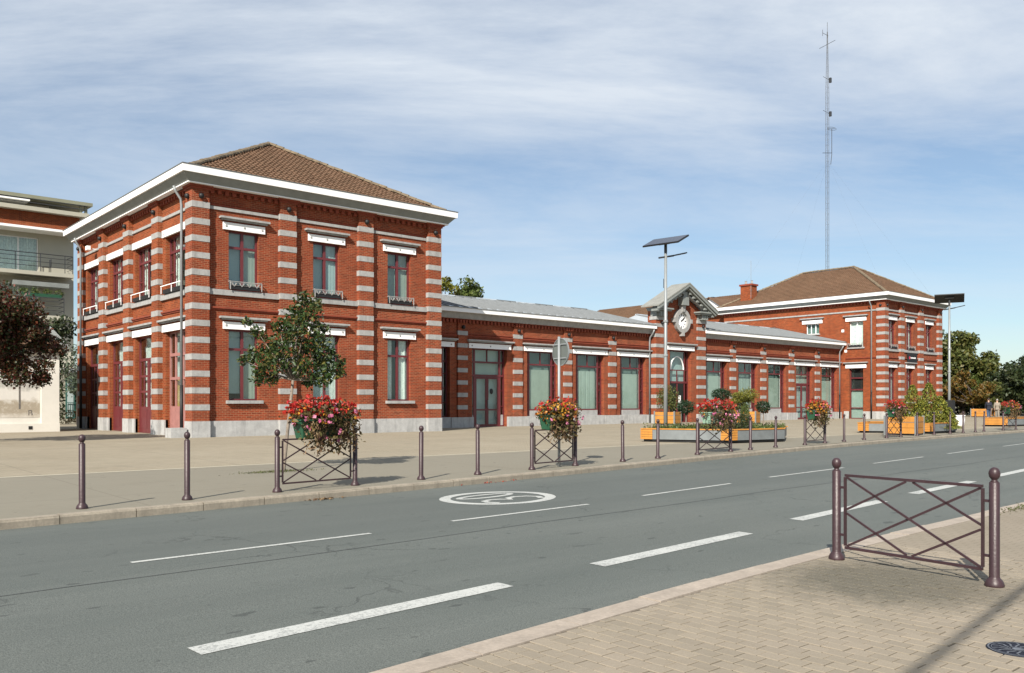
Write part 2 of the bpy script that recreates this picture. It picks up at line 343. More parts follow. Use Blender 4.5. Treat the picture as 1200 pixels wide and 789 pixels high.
def paver_mat(name, joint):
    m, nt, bs = nodes(name)
    p = pos(nt)
    g = nt.nodes.new('ShaderNodeNewGeometry'); oi = nt.nodes.new('ShaderNodeObjectInfo')
    r = fmath(nt, 'FRACT', fmath(nt, 'ADD', g.outputs['Random Per Island'], fmath(nt, 'MULTIPLY', oi.outputs['Random'], 7.31)))
    c = mix_rgb(nt, r, (0.222, 0.194, 0.153), (0.270, 0.234, 0.183))
    c = mix_rgb(nt, rng_map(nt, noise(nt, p, 60, 3, 0.7), 0.35, 0.7, 0, 0.35), c, (0.16, 0.13, 0.09))
    c = mix_rgb(nt, rng_map(nt, noise(nt, p, 0.9, 4), 0.4, 0.7, 0, 0.35), c, (0.29, 0.245, 0.195))
    if joint:
        b = nt.nodes.new('ShaderNodeTexBrick'); 
        rt = nt.nodes.new('ShaderNodeMapping'); nt.links.new(p, rt.inputs[0]); rt.inputs['Rotation'].default_value = (0, 0, R(90))
        nt.links.new(rt.outputs[0], b.inputs['Vector'])
        b.inputs['Scale'].default_value = 1; b.inputs['Brick Width'].default_value = 0.158; b.inputs['Row Height'].default_value = 0.125; b.inputs['Mortar Size'].default_value = 0.004
        c = mix_rgb(nt, fmath(nt, 'MULTIPLY', b.outputs['Fac'], 0.6), c, (0.09, 0.075, 0.05))
    # grit and moss trodden in around the barrier
    vm = nt.nodes.new('ShaderNodeVectorMath'); vm.operation = 'SUBTRACT'; nt.links.new(p, vm.inputs[0]); vm.inputs[1].default_value = (7.6, 3.6, 0)
    mp_ = nt.nodes.new('ShaderNodeMapping'); nt.links.new(vm.outputs[0], mp_.inputs[0]); mp_.inputs['Rotation'].default_value = (0, 0, R(12)); mp_.inputs['Scale'].default_value = (0.95, 0.95, 0)
    ln = nt.nodes.new('ShaderNodeVectorMath'); ln.operation = 'LENGTH'; nt.links.new(mp_.outputs[0], ln.inputs[0])
    d = fmath(nt, 'ADD', ln.outputs['Value'], fmath(nt, 'MULTIPLY', noise(nt, p, 5.0, 9, 0.8), 1.25)); d = fmath(nt, 'ADD', d, fmath(nt, 'MULTIPLY', noise(nt, p, 55, 4, 0.7), 0.55)); d = fmath(nt, 'SUBTRACT', d, 0.27)
    grit = noise(nt, p, 75, 3, 0.75)
    gcol = mix_rgb(nt, rng_map(nt, grit, 0.45, 0.72), (0.048, 0.048, 0.038), (0.165, 0.155, 0.12))
    c = mix_rgb(nt, rng_map(nt, d, 1.85, 1.2, 0, 0.72), c, gcol)
    # a second, fainter dirt patch further along
    f2 = rng_map(nt, noise(nt, p, 0.55, 5, 0.6), 0.56, 0.7, 0, 0.35)
    c = mix_rgb(nt, f2, c, (0.15, 0.125, 0.09))
    nt.links.new(c, bs.inputs['Base Color']); bs.inputs['Roughness'].default_value = 0.9; bs.inputs['Specular IOR Level'].default_value = 0.2
    bump(nt, bs, fmath(nt, 'ADD', grit, noise(nt, p, 18, 3)), 0.35, 0.006)
    return m
M['paver'] = paver_mat('paver', False)
M['paver_far'] = paver_mat('paver_far', True)
M['joint'] = plain('joint_sand', (0.085, 0.07, 0.05), 0.95, 0.25, 10)
M['ground'] = plain('earth', (0.14, 0.125, 0.085), 0.95, 0.2, 0.2)

def tile_mat():
    m, nt, bs = nodes('clay_tiles')
    p = pos(nt)
    c = mix_rgb(nt, rng_map(nt, noise(nt, p, 0.9, 5, 0.65), 0.3, 0.7), (0.105, 0.060, 0.037), (0.155, 0.090, 0.056))
    c = mix_rgb(nt, rng_map(nt, noise(nt, p, 5.5, 4, 0.7), 0.45, 0.7, 0, 0.6), c, (0.075, 0.055, 0.035))
    c = mix_rgb(nt, rng_map(nt, noise(nt, p, 14, 2, 0.7), 0.6, 0.75, 0, 0.6), c, (0.22, 0.18, 0.11))
    nt.links.new(c, bs.inputs['Base Color']); bs.inputs['Roughness'].default_value = 0.9; bs.inputs['Specular IOR Level'].default_value = 0.2
    bump(nt, bs, noise(nt, p, 40, 3), 0.3, 0.01)
    return m
M['tile'] = tile_mat()
M['ridge'] = plain('mossy_ridge_tile', (0.15, 0.115, 0.075), 0.95, 0.35, 5, bmp=0.5)

def mural_mat():
    m, nt, bs = nodes('faded_mural')
    p = pos(nt)
    s = nt.nodes.new('ShaderNodeSeparateXYZ'); nt.links.new(p, s.inputs[0])
    n = noise(nt, p, 2.2, 6, 0.65, 0.3)
    z = fmath(nt, 'ADD', s.outputs[2], fmath(nt, 'MULTIPLY', n, 0.7))
    c = mix_rgb(nt, rng_map(nt, z, 1.2, 1.5), (0.50, 0.47, 0.42), (0.30, 0.26, 0.20))
    c = mix_rgb(nt, rng_map(nt, z, 1.95, 2.15), c, (0.55, 0.53, 0.49))
    c = mix_rgb(nt, fmath(nt, 'MULTIPLY', rng_map(nt, z, 2.5, 2.65), rng_map(nt, z, 3.55, 3.2)), c, (0.36, 0.35, 0.32))
    c = mix_rgb(nt, rng_map(nt, noise(nt, p, 9, 5, 0.7), 0.5, 0.75, 0, 0.4), c, (0.66, 0.63, 0.57))
    nt.links.new(c, bs.inputs['Base Color']); bs.inputs['Roughness'].default_value = 0.9
    return m
M['mural'] = mural_mat()
M['mural_ink'] = plain('mural_ink', (0.12, 0.11, 0.10), 0.9, 0.3, 6)

# ---------------------------------------------------------------- mesh helpers
WL = {}     # world location of each object
class MB:
    def __init__(s, f=None): s.v, s.f, s.m = [], [], f
    def add(s, vs, fs):
        k = len(s.v)
        s.v += [tuple(s.m(*p)) if s.m else tuple(p) for p in vs]
        s.f += [tuple(i + k for i in q) for q in fs]
        return s
    def box(s, a, b, c, d, e, g):
        vs = [(x, y, z) for z in (e, g) for y in (c, d) for x in (a, b)]
        return s.add(vs, [(0, 2, 3, 1), (4, 5, 7, 6), (0, 1, 5, 4), (2, 6, 7, 3), (0, 4, 6, 2), (1, 3, 7, 5)])
    def quad(s, *p): return s.add(p, [tuple(range(len(p)))])
    def tube(s, pts, radii, n=8, cap=True):
        if not hasattr(radii, '__len__'): radii = [radii] * len(pts)
        P = [Vector(p) for p in pts]; vs = []; fs = []
        up = None
        for i, p in enumerate(P):
            d = (P[min(i + 1, len(P) - 1)] - P[max(i - 1, 0)]).normalized()
            a = d.cross(Vector((0, 0, 1))) if abs(d.z) < 0.95 else d.cross(Vector((1, 0, 0)))
            if up is not None:
                a = up - d * up.dot(d)
            a.normalize(); up = a; b = d.cross(a)
            for k in range(n):
                t = 2 * math.pi * k / n
                vs.append(tuple(p + (a * math.cos(t) + b * math.sin(t)) * radii[i]))
        for i in range(len(P) - 1):
            for k in range(n):
                fs.append((i * n + k, i * n + (k + 1) % n, (i + 1) * n + (k + 1) % n, (i + 1) * n + k))
        if cap:
            fs.append(tuple(range(n - 1, -1, -1))); fs.append(tuple(range((len(P) - 1) * n, len(P) * n)))
        return s.add(vs, fs)
    def lathe(s, prof, n=14, c=(0, 0, 0)):
        vs = []; fs = []
        for r, z in prof:
            for k in range(n):
                t = 2 * math.pi * k / n
                vs.append((c[0] + r * math.cos(t), c[1] + r * math.sin(t), c[2] + z))
        for i in range(len(prof) - 1):
            for k in range(n):
                fs.append((i * n + k, i * n + (k + 1) % n, (i + 1) * n + (k + 1) % n, (i + 1) * n + k))
        fs.append(tuple(range(n - 1, -1, -1))); fs.append(tuple(range((len(prof) - 1) * n, len(prof) * n)))
        return s.add(vs, fs)
    def sphere(s, c, r, n=10, m=7):
        rx, ry, rz = r if hasattr(r, '__len__') else (r, r, r)
        vs = [(c[0], c[1], c[2] - rz)]; fs = []
        for i in range(1, m):
            ph = -math.pi / 2 + math.pi * i / m
            for k in range(n):
                t = 2 * math.pi * k / n
                vs.append((c[0] + rx * math.cos(ph) * math.cos(t), c[1] + ry * math.cos(ph) * math.sin(t), c[2] + rz * math.sin(ph)))
        vs.append((c[0], c[1], c[2] + rz)); L = len(vs) - 1
        for k in range(n):
            fs.append((0, 1 + (k + 1) % n, 1 + k)); fs.append((L, L - n + k, L - n + (k + 1) % n))
        for i in range(m - 2):
            for k in range(n):
                fs.append((1 + i * n + k, 1 + i * n + (k + 1) % n, 1 + (i + 1) * n + (k + 1) % n, 1 + (i + 1) * n + k))
        return s.add(vs, fs)
    def prism(s, poly, z0, z1):
        n = len(poly)
        vs = [(*p, z0) for p in poly] + [(*p, z1) for p in poly]
        fs = [tuple(range(n - 1, -1, -1)), tuple(range(n, 2 * n))] + [(k, (k + 1) % n, n + (k + 1) % n, n + k) for k in range(n)]
        return s.add(vs, fs)
    def ring(s, x0, x1, y0, y1, ib, it, ob, ot, z0, z1):
        """rectangular ring; i/o inner and outer offsets at bottom and top"""
        def rc(o, z): return [(x0 - o, y0 - o, z), (x1 + o, y0 - o, z), (x1 + o, y1 + o, z), (x0 - o, y1 + o, z)]
        vs = rc(ob, z0) + rc(ot, z1) + rc(it, z1) + rc(ib, z0); fs = []
        for L in range(4):
            for k in range(4):
                fs.append((L * 4 + k, L * 4 + (k + 1) % 4, ((L + 1) % 4) * 4 + (k + 1) % 4, ((L + 1) % 4) * 4 + k))
        return s.add(vs, fs)
    def mesh(s, name, mat, smooth=False):
        me = bpy.data.meshes.new(name); me.from_pydata(s.v, [], s.f); me.update()
        if mat: me.materials.append(M[mat] if isinstance(mat, str) else mat)
        if smooth: me.polygons.foreach_set('use_smooth', [True] * len(me.polygons))
        return me
    def build(s, name, mat, parent=None, smooth=False, W=(0, 0, 0), kind=None):
        return link(name, s.mesh(name, mat, smooth), parent, W, kind)

def link(name, data, parent=None, W=(0, 0, 0), kind=None):
    o = bpy.data.objects.new(name, data); scene.collection.objects.link(o)
    W = Vector(W)
    if parent is not None:
        o.parent = parent; o.location = W - WL[parent.name]
    else:
        o.location = W
    WL[o.name] = W
    if kind: o['kind'] = kind
    return o
def tag(o, label, cat, group=None):
    o['label'] = label; o['category'] = cat
    if group: o['group'] = group
    return o
def thing(name, label, cat, loc, group=None):
    o = link(name, None, None, loc); o.empty_display_size = 0.2
    return tag(o, label, cat, group)
def struct(mb, name, mat, parent=None): return mb.build(name, mat, parent, kind='structure')
def FRONT(Y): return lambda u, d, z: (u, Y + d, z)
def LEFT(X): return lambda u, d, z: (X + d, u, z)

def wall(mb, u0, u1, z0, z1, ops, depth):
    us = sorted({u0, u1, *[q for o in ops for q in o[:2]]}); zs = sorted({z0, z1, *[q for o in ops for q in o[2:]]})
    for a, b in zip(us, us[1:]):
        for c, d in zip(zs, zs[1:]):
            if any(o[0] < (a + b) / 2 < o[1] and o[2] < (c + d) / 2 < o[3] for o in ops): continue
            mb.quad((a, 0, c), (b, 0, c), (b, 0, d), (a, 0, d))
    for a, b, c, d in ops:
        mb.quad((a, 0, c), (a, depth, c), (a, depth, d), (a, 0, d)); mb.quad((b, 0, c), (b, 0, d), (b, depth, d), (b, depth, c))
        mb.quad((a, 0, d), (a, depth, d), (b, depth, d), (b, 0, d))
        if c > z0 + 0.01: mb.quad((a, 0, c), (b, 0, c), (b, depth, c), (a, depth, c))

def leaves(name, mat, pts, size, parent, rng=RNG, up=0.35, width=0.5, jit=0.35, kind=None, droop=None):
    """one mesh of many small folded leaf faces"""
    P = np.asarray(pts, float); n = len(P)
    d = rng.normal(size=(n, 3)); d[:, 2] += (0 if droop is None else -droop); d /= np.linalg.norm(d, axis=1)[:, None]
    nn = rng.normal(size=(n, 3)); nn[:, 2] += up * 3
    w = np.cross(d, nn); w /= np.linalg.norm(w, axis=1)[:, None] + 1e-9
    up_v = np.cross(w, d)
    L = size * (1 + jit * rng.uniform(-1, 1, n))[:, None]
    a = P - d * L * 0.5; t = P + d * L * 0.5; fold = up_v * L * 0.10
    l = P + w * L * width * 0.5 + fold - d * L * 0.08; r = P - w * L * width * 0.5 + fold - d * L * 0.08
    V = np.stack([a, l, t, r], 1).reshape(-1, 3)
    me = bpy.data.meshes.new(name); me.vertices.add(4 * n); me.vertices.foreach_set('co', V.ravel())
    i = np.arange(n) * 4
    tri = np.stack([i, i + 2, i + 1, i, i + 3, i + 2], 1).reshape(-1, 3)
    me.loops.add(6 * n); me.loops.foreach_set('vertex_index', tri.ravel().astype(np.int32))
    me.polygons.add(2 * n); me.polygons.foreach_set('loop_start', (np.arange(2 * n) * 3).astype(np.int32))
    me.polygons.foreach_set('loop_total', np.full(2 * n, 3, np.int32))
    me.update(); me.validate()
    me.materials.append(M[mat])
    return link(name, me, parent, (0, 0, 0), kind)
def blob(c, r, n, rng=RNG, shell=0.55):
    """n points in an ellipsoid, denser towards the surface"""
    d = rng.normal(size=(n, 3)); d /= np.linalg.norm(d, axis=1)[:, None]
    q = shell + (1 - shell) * rng.uniform(0, 1, n) ** 0.6
    q *= 1 + 0.10 * rng.normal(size=n)
    return np.asarray(c) + d * q[:, None] * np.asarray(r)
def crown_pts(center, rad, nclus, cl_r, per, rng=RNG, flat=0.75, low=-0.75):
    out = []; cs = []
    while len(cs) < nclus:
        d = rng.normal(size=3); d /= np.linalg.norm(d)
        if d[2] < low: continue
        q = rng.uniform(0.35, 1.0) ** 0.6
        cs.append(np.asarray(center) + d * q * np.asarray(rad))
    for c in cs:
        s = cl_r * rng.uniform(0.65, 1.25)
        out.append(blob(c, (s, s, s * flat), int(per * rng.uniform(0.7, 1.3)), rng, 0.3))
    return np.concatenate(out), cs

# ---------------------------------------------------------------- ground, road, kerbs, pavements
NEAR = [(-60, 2.0), (-20, 3.2), (-5, 3.95), (0, 4.2), (2.72, 4.40), (4.85, 4.64), (7.65, 4.85), (9.53, 4.93), (11.89, 4.98), (15.25, 5.06), (30, 5.5), (60, 6.2), (140, 8.5)]
FAR = [(-60, 6.5), (-20, 10.4), (-5, 11.75), (2.25, 12.38), (6, 12.74), (9.6, 13.1), (13, 13.52), (17, 14.05), (22, 14.78), (28, 15.5), (35, 16.15), (42, 16.55), (52, 16.9), (80, 18.0), (140, 21)]
def ev(poly, x): return float(np.interp(x, [p[0] for p in poly], [p[1] for p in poly]))
def smooth(poly):
    xs = np.linspace(-60, 140, 401); ys = np.interp(xs, [p[0] for p in poly], [p[1] for p in poly])
    k = np.ones(9) / 9; yp = np.convolve(np.pad(ys, 4, 'edge'), k, 'valid')
    return list(zip(xs.tolist(), yp.tolist()))
NEAR, FAR = smooth(NEAR), smooth(FAR)
def road_z(x, y):
    t = (y - ev(NEAR, x)) / (ev(FAR, x) - ev(NEAR, x)); t = max(0, min(1, t))
    return -0.10 + 0.10 * t + 0.03 * math.sin(math.pi * t)
def plaza_z(y): return 0.12 + 0.10 * max(0.0, min(1.0, (y - 13) / 20))
XS = [-60 + 1.0 * i for i in range(201)]

mb = MB(); mb.quad((-1500, -1500, -0.4), (1500, -1500, -0.4), (1500, 1500, -0.4), (-1500, 1500, -0.4))
struct(mb, 'ground', 'ground')
mb = MB()
nT = 9; vs = []; fs = []
for x in XS:
    a, b = ev(NEAR, x), ev(FAR, x)
    for j in range(nT):
        y = a + (b - a) * j / (nT - 1); vs.append((x, y, road_z(x, y)))
for i in range(len(XS) - 1):
    for j in range(nT - 1): fs.append((i * nT + j, (i + 1) * nT + j, (i + 1) * nT + j + 1, i * nT + j + 1))
mb.add(vs, fs); road = struct(mb, 'road', 'asphalt')
uvl = road.data.uv_layers.new(name='across')
for lp_i, l_ in enumerate(road.data.loops):
    i_, j_ = divmod(l_.vertex_index, nT); x_ = XS[i_]; uvl.data[lp_i].uv = (x_, (ev(FAR, x_) - ev(NEAR, x_)) * j_ / (nT - 1))

# plaza beyond the road
mb = MB(); vs = []; fs = []; ysl = [0, 0.25, 0.5, 0.75, 1.0]
for x in XS:
    k = ev(FAR, x) + 0.16
    for t in (0, 0.1, 0.25, 0.5, 0.75, 1): vs.append((x, k + (33 - k) * t, plaza_z(k + (33 - k) * t)))
    vs.append((x, 130, 0.22))
for i in range(len(XS) - 1):
    for j in range(6): fs.append((i * 7 + j, (i + 1) * 7 + j, (i + 1) * 7 + j + 1, i * 7 + j + 1))
mb.add(vs, fs); plaza = struct(mb, 'plaza', 'plaza')
mb = MB()
for i in range(40):
    x = -20 + 2.0 * i; q = lambda t: 18.95 + 0.012 * t
    mb.quad((x, q(x), plaza_z(q(x)) + 0.004), (x + 2, q(x + 2), plaza_z(q(x + 2)) + 0.004), (x + 2, q(x + 2) + .13, plaza_z(q(x + 2) + .13) + 0.004), (x, q(x) + .13, plaza_z(q(x) + .13) + 0.004))
mb.build('paving_strip', 'strip', plaza)

def kerb(poly, side, w, zt, zb, parent_name, mat, x0, x1, seg, r=0.035):
    """kerb stones along a polyline; side +1: kerb lies at larger y"""
    base = MB(); vs = []; fs = []
    for x in XS:
        y = ev(poly, x); vs += [(x, y, zb - 0.15), (x, y + side * w, zb - 0.15), (x, y + side * (w - 0.004), zt(x) - 0.012), (x, y + side * 0.012, zt(x) - 0.012)]
    for i in range(len(XS) - 1):
        for k in range(4): fs.append((i * 4 + k, (i + 1) * 4 + k, (i + 1) * 4 + (k + 1) % 4, i * 4 + (k + 1) % 4))
    base.add(vs, fs); root = struct(base, parent_name, 'joint')
    x = x0
    while x < x1:
        L = seg * random.uniform(0.98, 1.02); a, b = x + 0.006, x + L - 0.006; k = MB(); vs = []; dz = random.uniform(-0.004, 0.004)
        for q in (a, (a + b) / 2, b):
            y = ev(poly, q); t = zt(q) + dz
            vs += [(q, y, zb - 0.12), (q, y, t - r), (q, y + side * r * 0.35, t - r * 0.3), (q, y + side * r, t), (q, y + side * w, t), (q, y + side * w, zb - 0.12)]
        fs = [tuple(range(6)), tuple(range(17, 11, -1))]
        for s_ in range(2):
            for e in range(5): fs.append((s_ * 6 + e, s_ * 6 + e + 1, s_ * 6 + 6 + e + 1, s_ * 6 + 6 + e))
        k.add(vs, fs); k.build('kerb_stone', mat, root)
        x += L
    return root
kerb(FAR, 1, 0.16, lambda x: 0.125, 0.0, 'far_kerb', 'kerb', -3, 60, 1.0)
kerb(NEAR, -1, 0.24, lambda x: 0.006, -0.1, 'near_kerb', 'kerb_near', -1.5, 40, 1.0, 0.02)

# near pavement: sand bed, real pavers close by, patterned sheet further off
PX0, PX1 = -1.0, -1.0 + 0.125 * 85
def near_in(x): return ev(NEAR, x) - 0.245
mb = MB(); vs = []; fs = []
for x in XS + [0.001]:
    pass
def strip_sheet(mb, x0, x1, y0, z, n=40):
    vs = []; fs = []
    for i in range(n + 1):
        x = x0 + (x1 - x0) * i / n; vs += [(x, y0, z), (x, near_in(x), z)]
    for i in range(n): fs.append((2 * i, 2 * i + 2, 2 * i + 3, 2 * i + 1))
    mb.add(vs, fs)
mb = MB(); strip_sheet(mb, PX0, PX1, -1.0, -0.006); pav = struct(mb, 'near_pavement', 'joint')
mb = MB(); strip_sheet(mb, PX1, 140, -40, -0.001, 130); strip_sheet(mb, -60, PX0, -40, -0.001, 60)
mb.quad((PX0, -40, -0.001), (PX1, -40, -0.001), (PX1, -1.0, -0.001), (PX0, -1.0, -0.001))
mb.build('worn_paving', 'paver_far', pav)
PL, PW, J = 0.158, 0.125, 0.010
def paver_mesh(mb, w, l, x=0, y=0, z=0, rot=0, tilt=(0, 0)):
    c = 0.0025; a, b = w / 2, l / 2
    vs = [(-a, -b, -0.03), (a, -b, -0.03), (a, b, -0.03), (-a, b, -0.03), (-a, -b, -c), (a, -b, -c), (a, b, -c), (-a, b, -c), (-a + c, -b + c, 0), (a - c, -b + c, 0), (a - c, b - c, 0), (-a + c, b - c, 0)]
    vs = [(x + p[0], y + p[1], z + p[2] + p[0] * tilt[0] + p[1] * tilt[1]) for p in vs]
    fs = [(8, 9, 10, 11)] + [(k, (k + 1) % 4, 4 + (k + 1) % 4, 4 + k) for k in range(4)] + [(4 + k, 4 + (k + 1) % 4, 8 + (k + 1) % 4, 8 + k) for k in range(4)]
    mb.add(vs, fs)
slots = []
nx = 85
for i in range(nx):
    x = PX0 + (i + 0.5) * PW
    lim = near_in(x) - 0.006; y = -1.0 + (0.5 if i % 2 else 0.0) * PL - PL
    while y < lim:
        a, b = max(y, -1.0), min(y + PL, lim)
        if b - a > 0.03: slots.append((x, (a + b) / 2, b - a))
        y += PL
def dist_key(s):
    dep = s[0] * CY + s[1] * SY; r = s[0] * SY - s[1] * CY
    if dep < 0.5: return 1e9
    px = 600 + 1010 * r / dep; py = 472 + 1010 * 1.6 / dep
    return dep if (-10 < px < 1215 and py < 800) else 1e9
slots.sort(key=dist_key)
pm = MB(); paver_mesh(pm, PW - J, PL - J); pmesh = pm.mesh('paver', 'paver')
rest = MB(); cnt = 0
for x, y, l in slots:
    dz = random.gauss(0, 0.0014)
    if cnt < 300 and l > PL - 0.01:
        o = link('paver', pmesh, pav, (x, y, dz)); cnt += 1
        o.rotation_euler = (random.gauss(0, 0.006), random.gauss(0, 0.006), random.gauss(0, 0.008))
    else:
        paver_mesh(rest, PW - J, l - J, x, y, dz, 0, (random.gauss(0, 0.006), random.gauss(0, 0.006)))
rest.build('paver_field', 'paver', pav, kind='stuff')

# ---------------------------------------------------------------- road markings
def mark_strip(name, p, q, w, dz=0.004, parent=road, mat='paint_road', slant=0.0, n=6):
    p, q = Vector(p), Vector(q); d = (q - p).normalized(); nrm = Vector((-d.y, d.x)) * (w / 2); m = MB(); vs = []; fs = []
    for i in range(n + 1):
        c = p.lerp(q, i / n)
        for s_ in (-1, 1):
            v = c + nrm * s_ + d * slant * s_; vs.append((v.x, v.y, road_z(v.x, v.y) + dz))
    for i in range(n): fs.append((2 * i, 2 * i + 2, 2 * i + 3, 2 * i + 1))
    m.add(vs, fs); return m.build(name, mat, parent)
for p, q in [((2.80, 9.07), (5.66, 9.17)), ((7.07, 9.38), (9.89, 9.53)), ((11.5, 9.78), (14.55, 10.1)), ((16.4, 10.4), (20.2, 10.72)), ((22.2, 10.95), (26, 11.3)), ((28.2, 11.5), (32, 11.85)), ((34.5, 12.1), (38, 12.4)), ((-2.0, 8.9), (0.7, 8.98))]:
    mark_strip('lane_dash', p, q, 0.075)
for p, q in [((2.18, 5.75), (5.14, 6.0)), ((6.46, 6.1), (9.5, 6.36)), ((11.06, 6.58), (14.25, 6.88)), ((15.8, 7.05), (19.2, 7.34)), ((21, 7.5), (24.3, 7.8)), ((26.5, 8.0), (30, 8.3)), ((32.5, 8.5), (36, 8.8)), ((-2.4, 5.38), (0.7, 5.63))]:
    mark_strip('centre_dash', p, q, 0.205)
for x in range(-6, 40, 2):     # resurfacing seam that runs along the road
    mark_strip('tar_seam', (x, 8.15 + 0.05 * x + 0.03 * math.sin(x)), (x + 2.0, 8.15 + 0.05 * (x + 2) + 0.03 * math.sin(x + 2)), 0.018, 0.003, road, 'tar', n=2)
# round marking with 30, painted for drivers coming from the right
mk = MB(); cx, cy, ax, ay = 9.36, 11.12, 1.08, 0.88; N = 64; rot = R(6)
def mp30(u, v):   # u along road (+x), v across
    x = cx + u * math.cos(rot) - v * math.sin(rot); y = cy + u * math.sin(rot) + v * math.cos(rot)
    return (x, y, road_z(x, y) + 0.004)
vs = []; fs = []
for k in range(N):
    t = 2 * math.pi * k / N
    vs += [mp30(ax * math.cos(t), ay * math.sin(t)), mp30((ax - 0.20) * math.cos(t), (ay - 0.17) * math.sin(t))]
for k in range(N): fs.append((2 * k, (2 * k + 2) % (2 * N), (2 * k + 3) % (2 * N), 2 * k + 1))
mk.add(vs, fs)
def stroke(pts, w, closed=False):
    P = [Vector(p) for p in pts]; vs = []; fs = []; n = len(P)
    for i in range(n):
        a = P[(i - 1) % n] if closed or i else P[0]; b = P[(i + 1) % n] if closed or i < n - 1 else P[-1]
        d = (b - a).normalized(); nn = Vector((-d.y * 1.25, d.x)) * w / 2
        vs += [mp30(*(P[i] + nn)), mp30(*(P[i] - nn))]
    for i in range(n if closed else n - 1): fs.append((2 * i, (2 * i + 2) % (2 * n), (2 * i + 3) % (2 * n), 2 * i + 1))
    mk.add(vs, fs)
# glyph space: text up = -u, text right = +v
stroke([(0.60 * math.cos(t), 0.31 + 0.17 * math.sin(t)) for t in np.linspace(0, 2 * math.pi, 33)[:-1]], 0.10, True)
three = [(-0.62, -0.52), (-0.74, -0.36), (-0.66, -0.20), (-0.42, -0.13), (-0.18, -0.18), (-0.05, -0.33), (0.08, -0.16), (0.34, -0.10), (0.62, -0.18), (0.74, -0.36), (0.60, -0.54)]
stroke([(u * .82, v) for u, v in three], 0.10)
mk.build('speed_circle', 'paint_road', road)['label'] = 'white painted oval with the number 30'
# litter in the gutter
lp = [(RNG.normal(11.0, .45), 0, 0) for _ in range(16)]
lp = [(x, ev(FAR, x) - abs(RNG.normal(0.05, 0.07)), road_z(x, ev(FAR, x) - .05) + 0.012) for x, _, _ in lp]
tag(leaves('fallen_petals', 'fl_red', lp, 0.05, None, up=1.5, kind='stuff'), 'scattered fallen red petals in the gutter', 'petals')
lp = np.array([(RNG.normal(7.0, .18), 0, 0) for _ in range(70)]); lp[:, 1] = [ev(FAR, x) - abs(RNG.normal(0.03, 0.09)) for x in lp[:, 0]]; lp[:, 2] = [road_z(x, y) + 0.015 for x, y in lp[:, :2]]
tag(leaves('dry_leaf_litter', 'leaf_dry', lp, 0.055, None, up=1.5, kind='stuff'), 'small heap of dry leaves at the kerb below the flower barrier', 'leaves')

# ---------------------------------------------------------------- station building
ST = thing('station_building', 'long red brick station with pale stone bands, two tall pavilions and a clock gable', 'building', (12.73, 33.8, 0.22))
ZB = 0.20
BAND_TOPS = [1.53 + 0.669 * k for k in range(13)]
def pier(u0, u1, d0, d1, F, z0, z1, tops, bh=0.235, proud=0.014, mat='brick', wrapd=True):
    p = MB(F).box(u0, u1, d0, d1, z0, z1).build('pier', mat, ST)
    for t in tops:
        q = random.uniform(-0.003, 0.003)
        MB(F).box(u0 - proud, u1 + proud, d0 - proud + q, d1 + (proud if wrapd else 0), t - bh, t).build('stone_band', 'stone', p)
    return p
def spot(p, c):
    m = MB(); m.sphere(c, 0.11, 8, 6); m.build('wall_lamp', 'black', p, True)
def lintel(F, uc, w, z0, parent, cap=True, h=0.29, zc=0.37):
    m = MB(F); m.box(uc - w / 2, uc + w / 2, -0.07, 0.02, z0, z0 + h)
    m.box(uc - w / 2, uc + w / 2, -0.082, -0.0705, z0, z0 + 0.025); m.box(uc - w / 2, uc + w / 2, -0.082, -0.0705, z0 + h - 0.025, z0 + h)
    lin = m.build('lintel', 'white', parent)
    m = MB(F)
    for k in ((-0.86, 0, 0.86)):
        m.sphere((uc + k * w / 2, -0.075, z0 + h / 2), (0.05, 0.02, 0.05), 8, 4)
    m.build('rosette', 'stone', lin)
    if cap:
        m = MB(F); zc_ = z0 + zc
        m.box(uc - w / 2 - 0.09, uc + w / 2 + 0.09, -0.15, 0.02, zc_, zc_ + 0.055)
        m.box(uc - w / 2 - 0.16, uc + w / 2 + 0.16, -0.24, 0.02, zc_ + 0.057, zc_ + 0.135)
        m.build('lintel_cap', 'stone', parent)

def window(F, a, b, z0, z1, dd, vb, hb, blind_or_backing='blind', frame='maroon', fw=0.065, name='window', blind_rng=None, curtain=False, glass='glass', bd=0.11):
    """vb: list of (u centre, width, z0, z1); hb: list of (z centre, width, u0, u1); panes cover each cell given in cells"""
    m = MB(F)
    m.box(a, a + fw, dd, dd + 0.08, z0, z1); m.box(b - fw, b, dd, dd + 0.08, z0, z1)
    m.box(a + fw, b - fw, dd, dd + 0.08, z1 - fw, z1); m.box(a + fw, b - fw, dd, dd + 0.08, z0, z0 + fw)
    for u, w, c, d in vb: m.box(u - w / 2, u + w / 2, dd + 0.006, dd + 0.074, c, d)
    for z, w, c, d in hb: m.box(c, d, dd - 0.012 if w > 0.1 else dd + 0.003, dd + 0.077, z - w / 2, z + w / 2)
    win = m.build(name, frame, ST)
    return win
def panes(F, win, cells, dd, glass='glass'):
    for a, b, c, d in cells:
        MB(F).box(a, b, dd, dd + 0.008, c, d).build('pane', glass, win)
def backing(F, win, a, b, c, d, dd, mat, fold=0.0):
    m = MB(F)
    if fold:
        n = max(8, int((b - a) / 0.05)); vs = []; fs = []
        for i in range(n + 1):
            u = a + (b - a) * i / n; q = dd + fold * (math.sin(i * 1.9) + 0.6 * math.sin(i * 0.83))
            vs += [(u, q, c), (u, q, d)]
        for i in range(n): fs.append((2 * i, 2 * i + 2, 2 * i + 3, 2 * i + 1))
        m.add(vs, fs); return m.build('curtain', mat, win, True)
    m.box(a, b, dd, dd + 0.01, c, d); return m.build('blind', mat, win)  # those in the dark material are sheets standing in for an unlit room
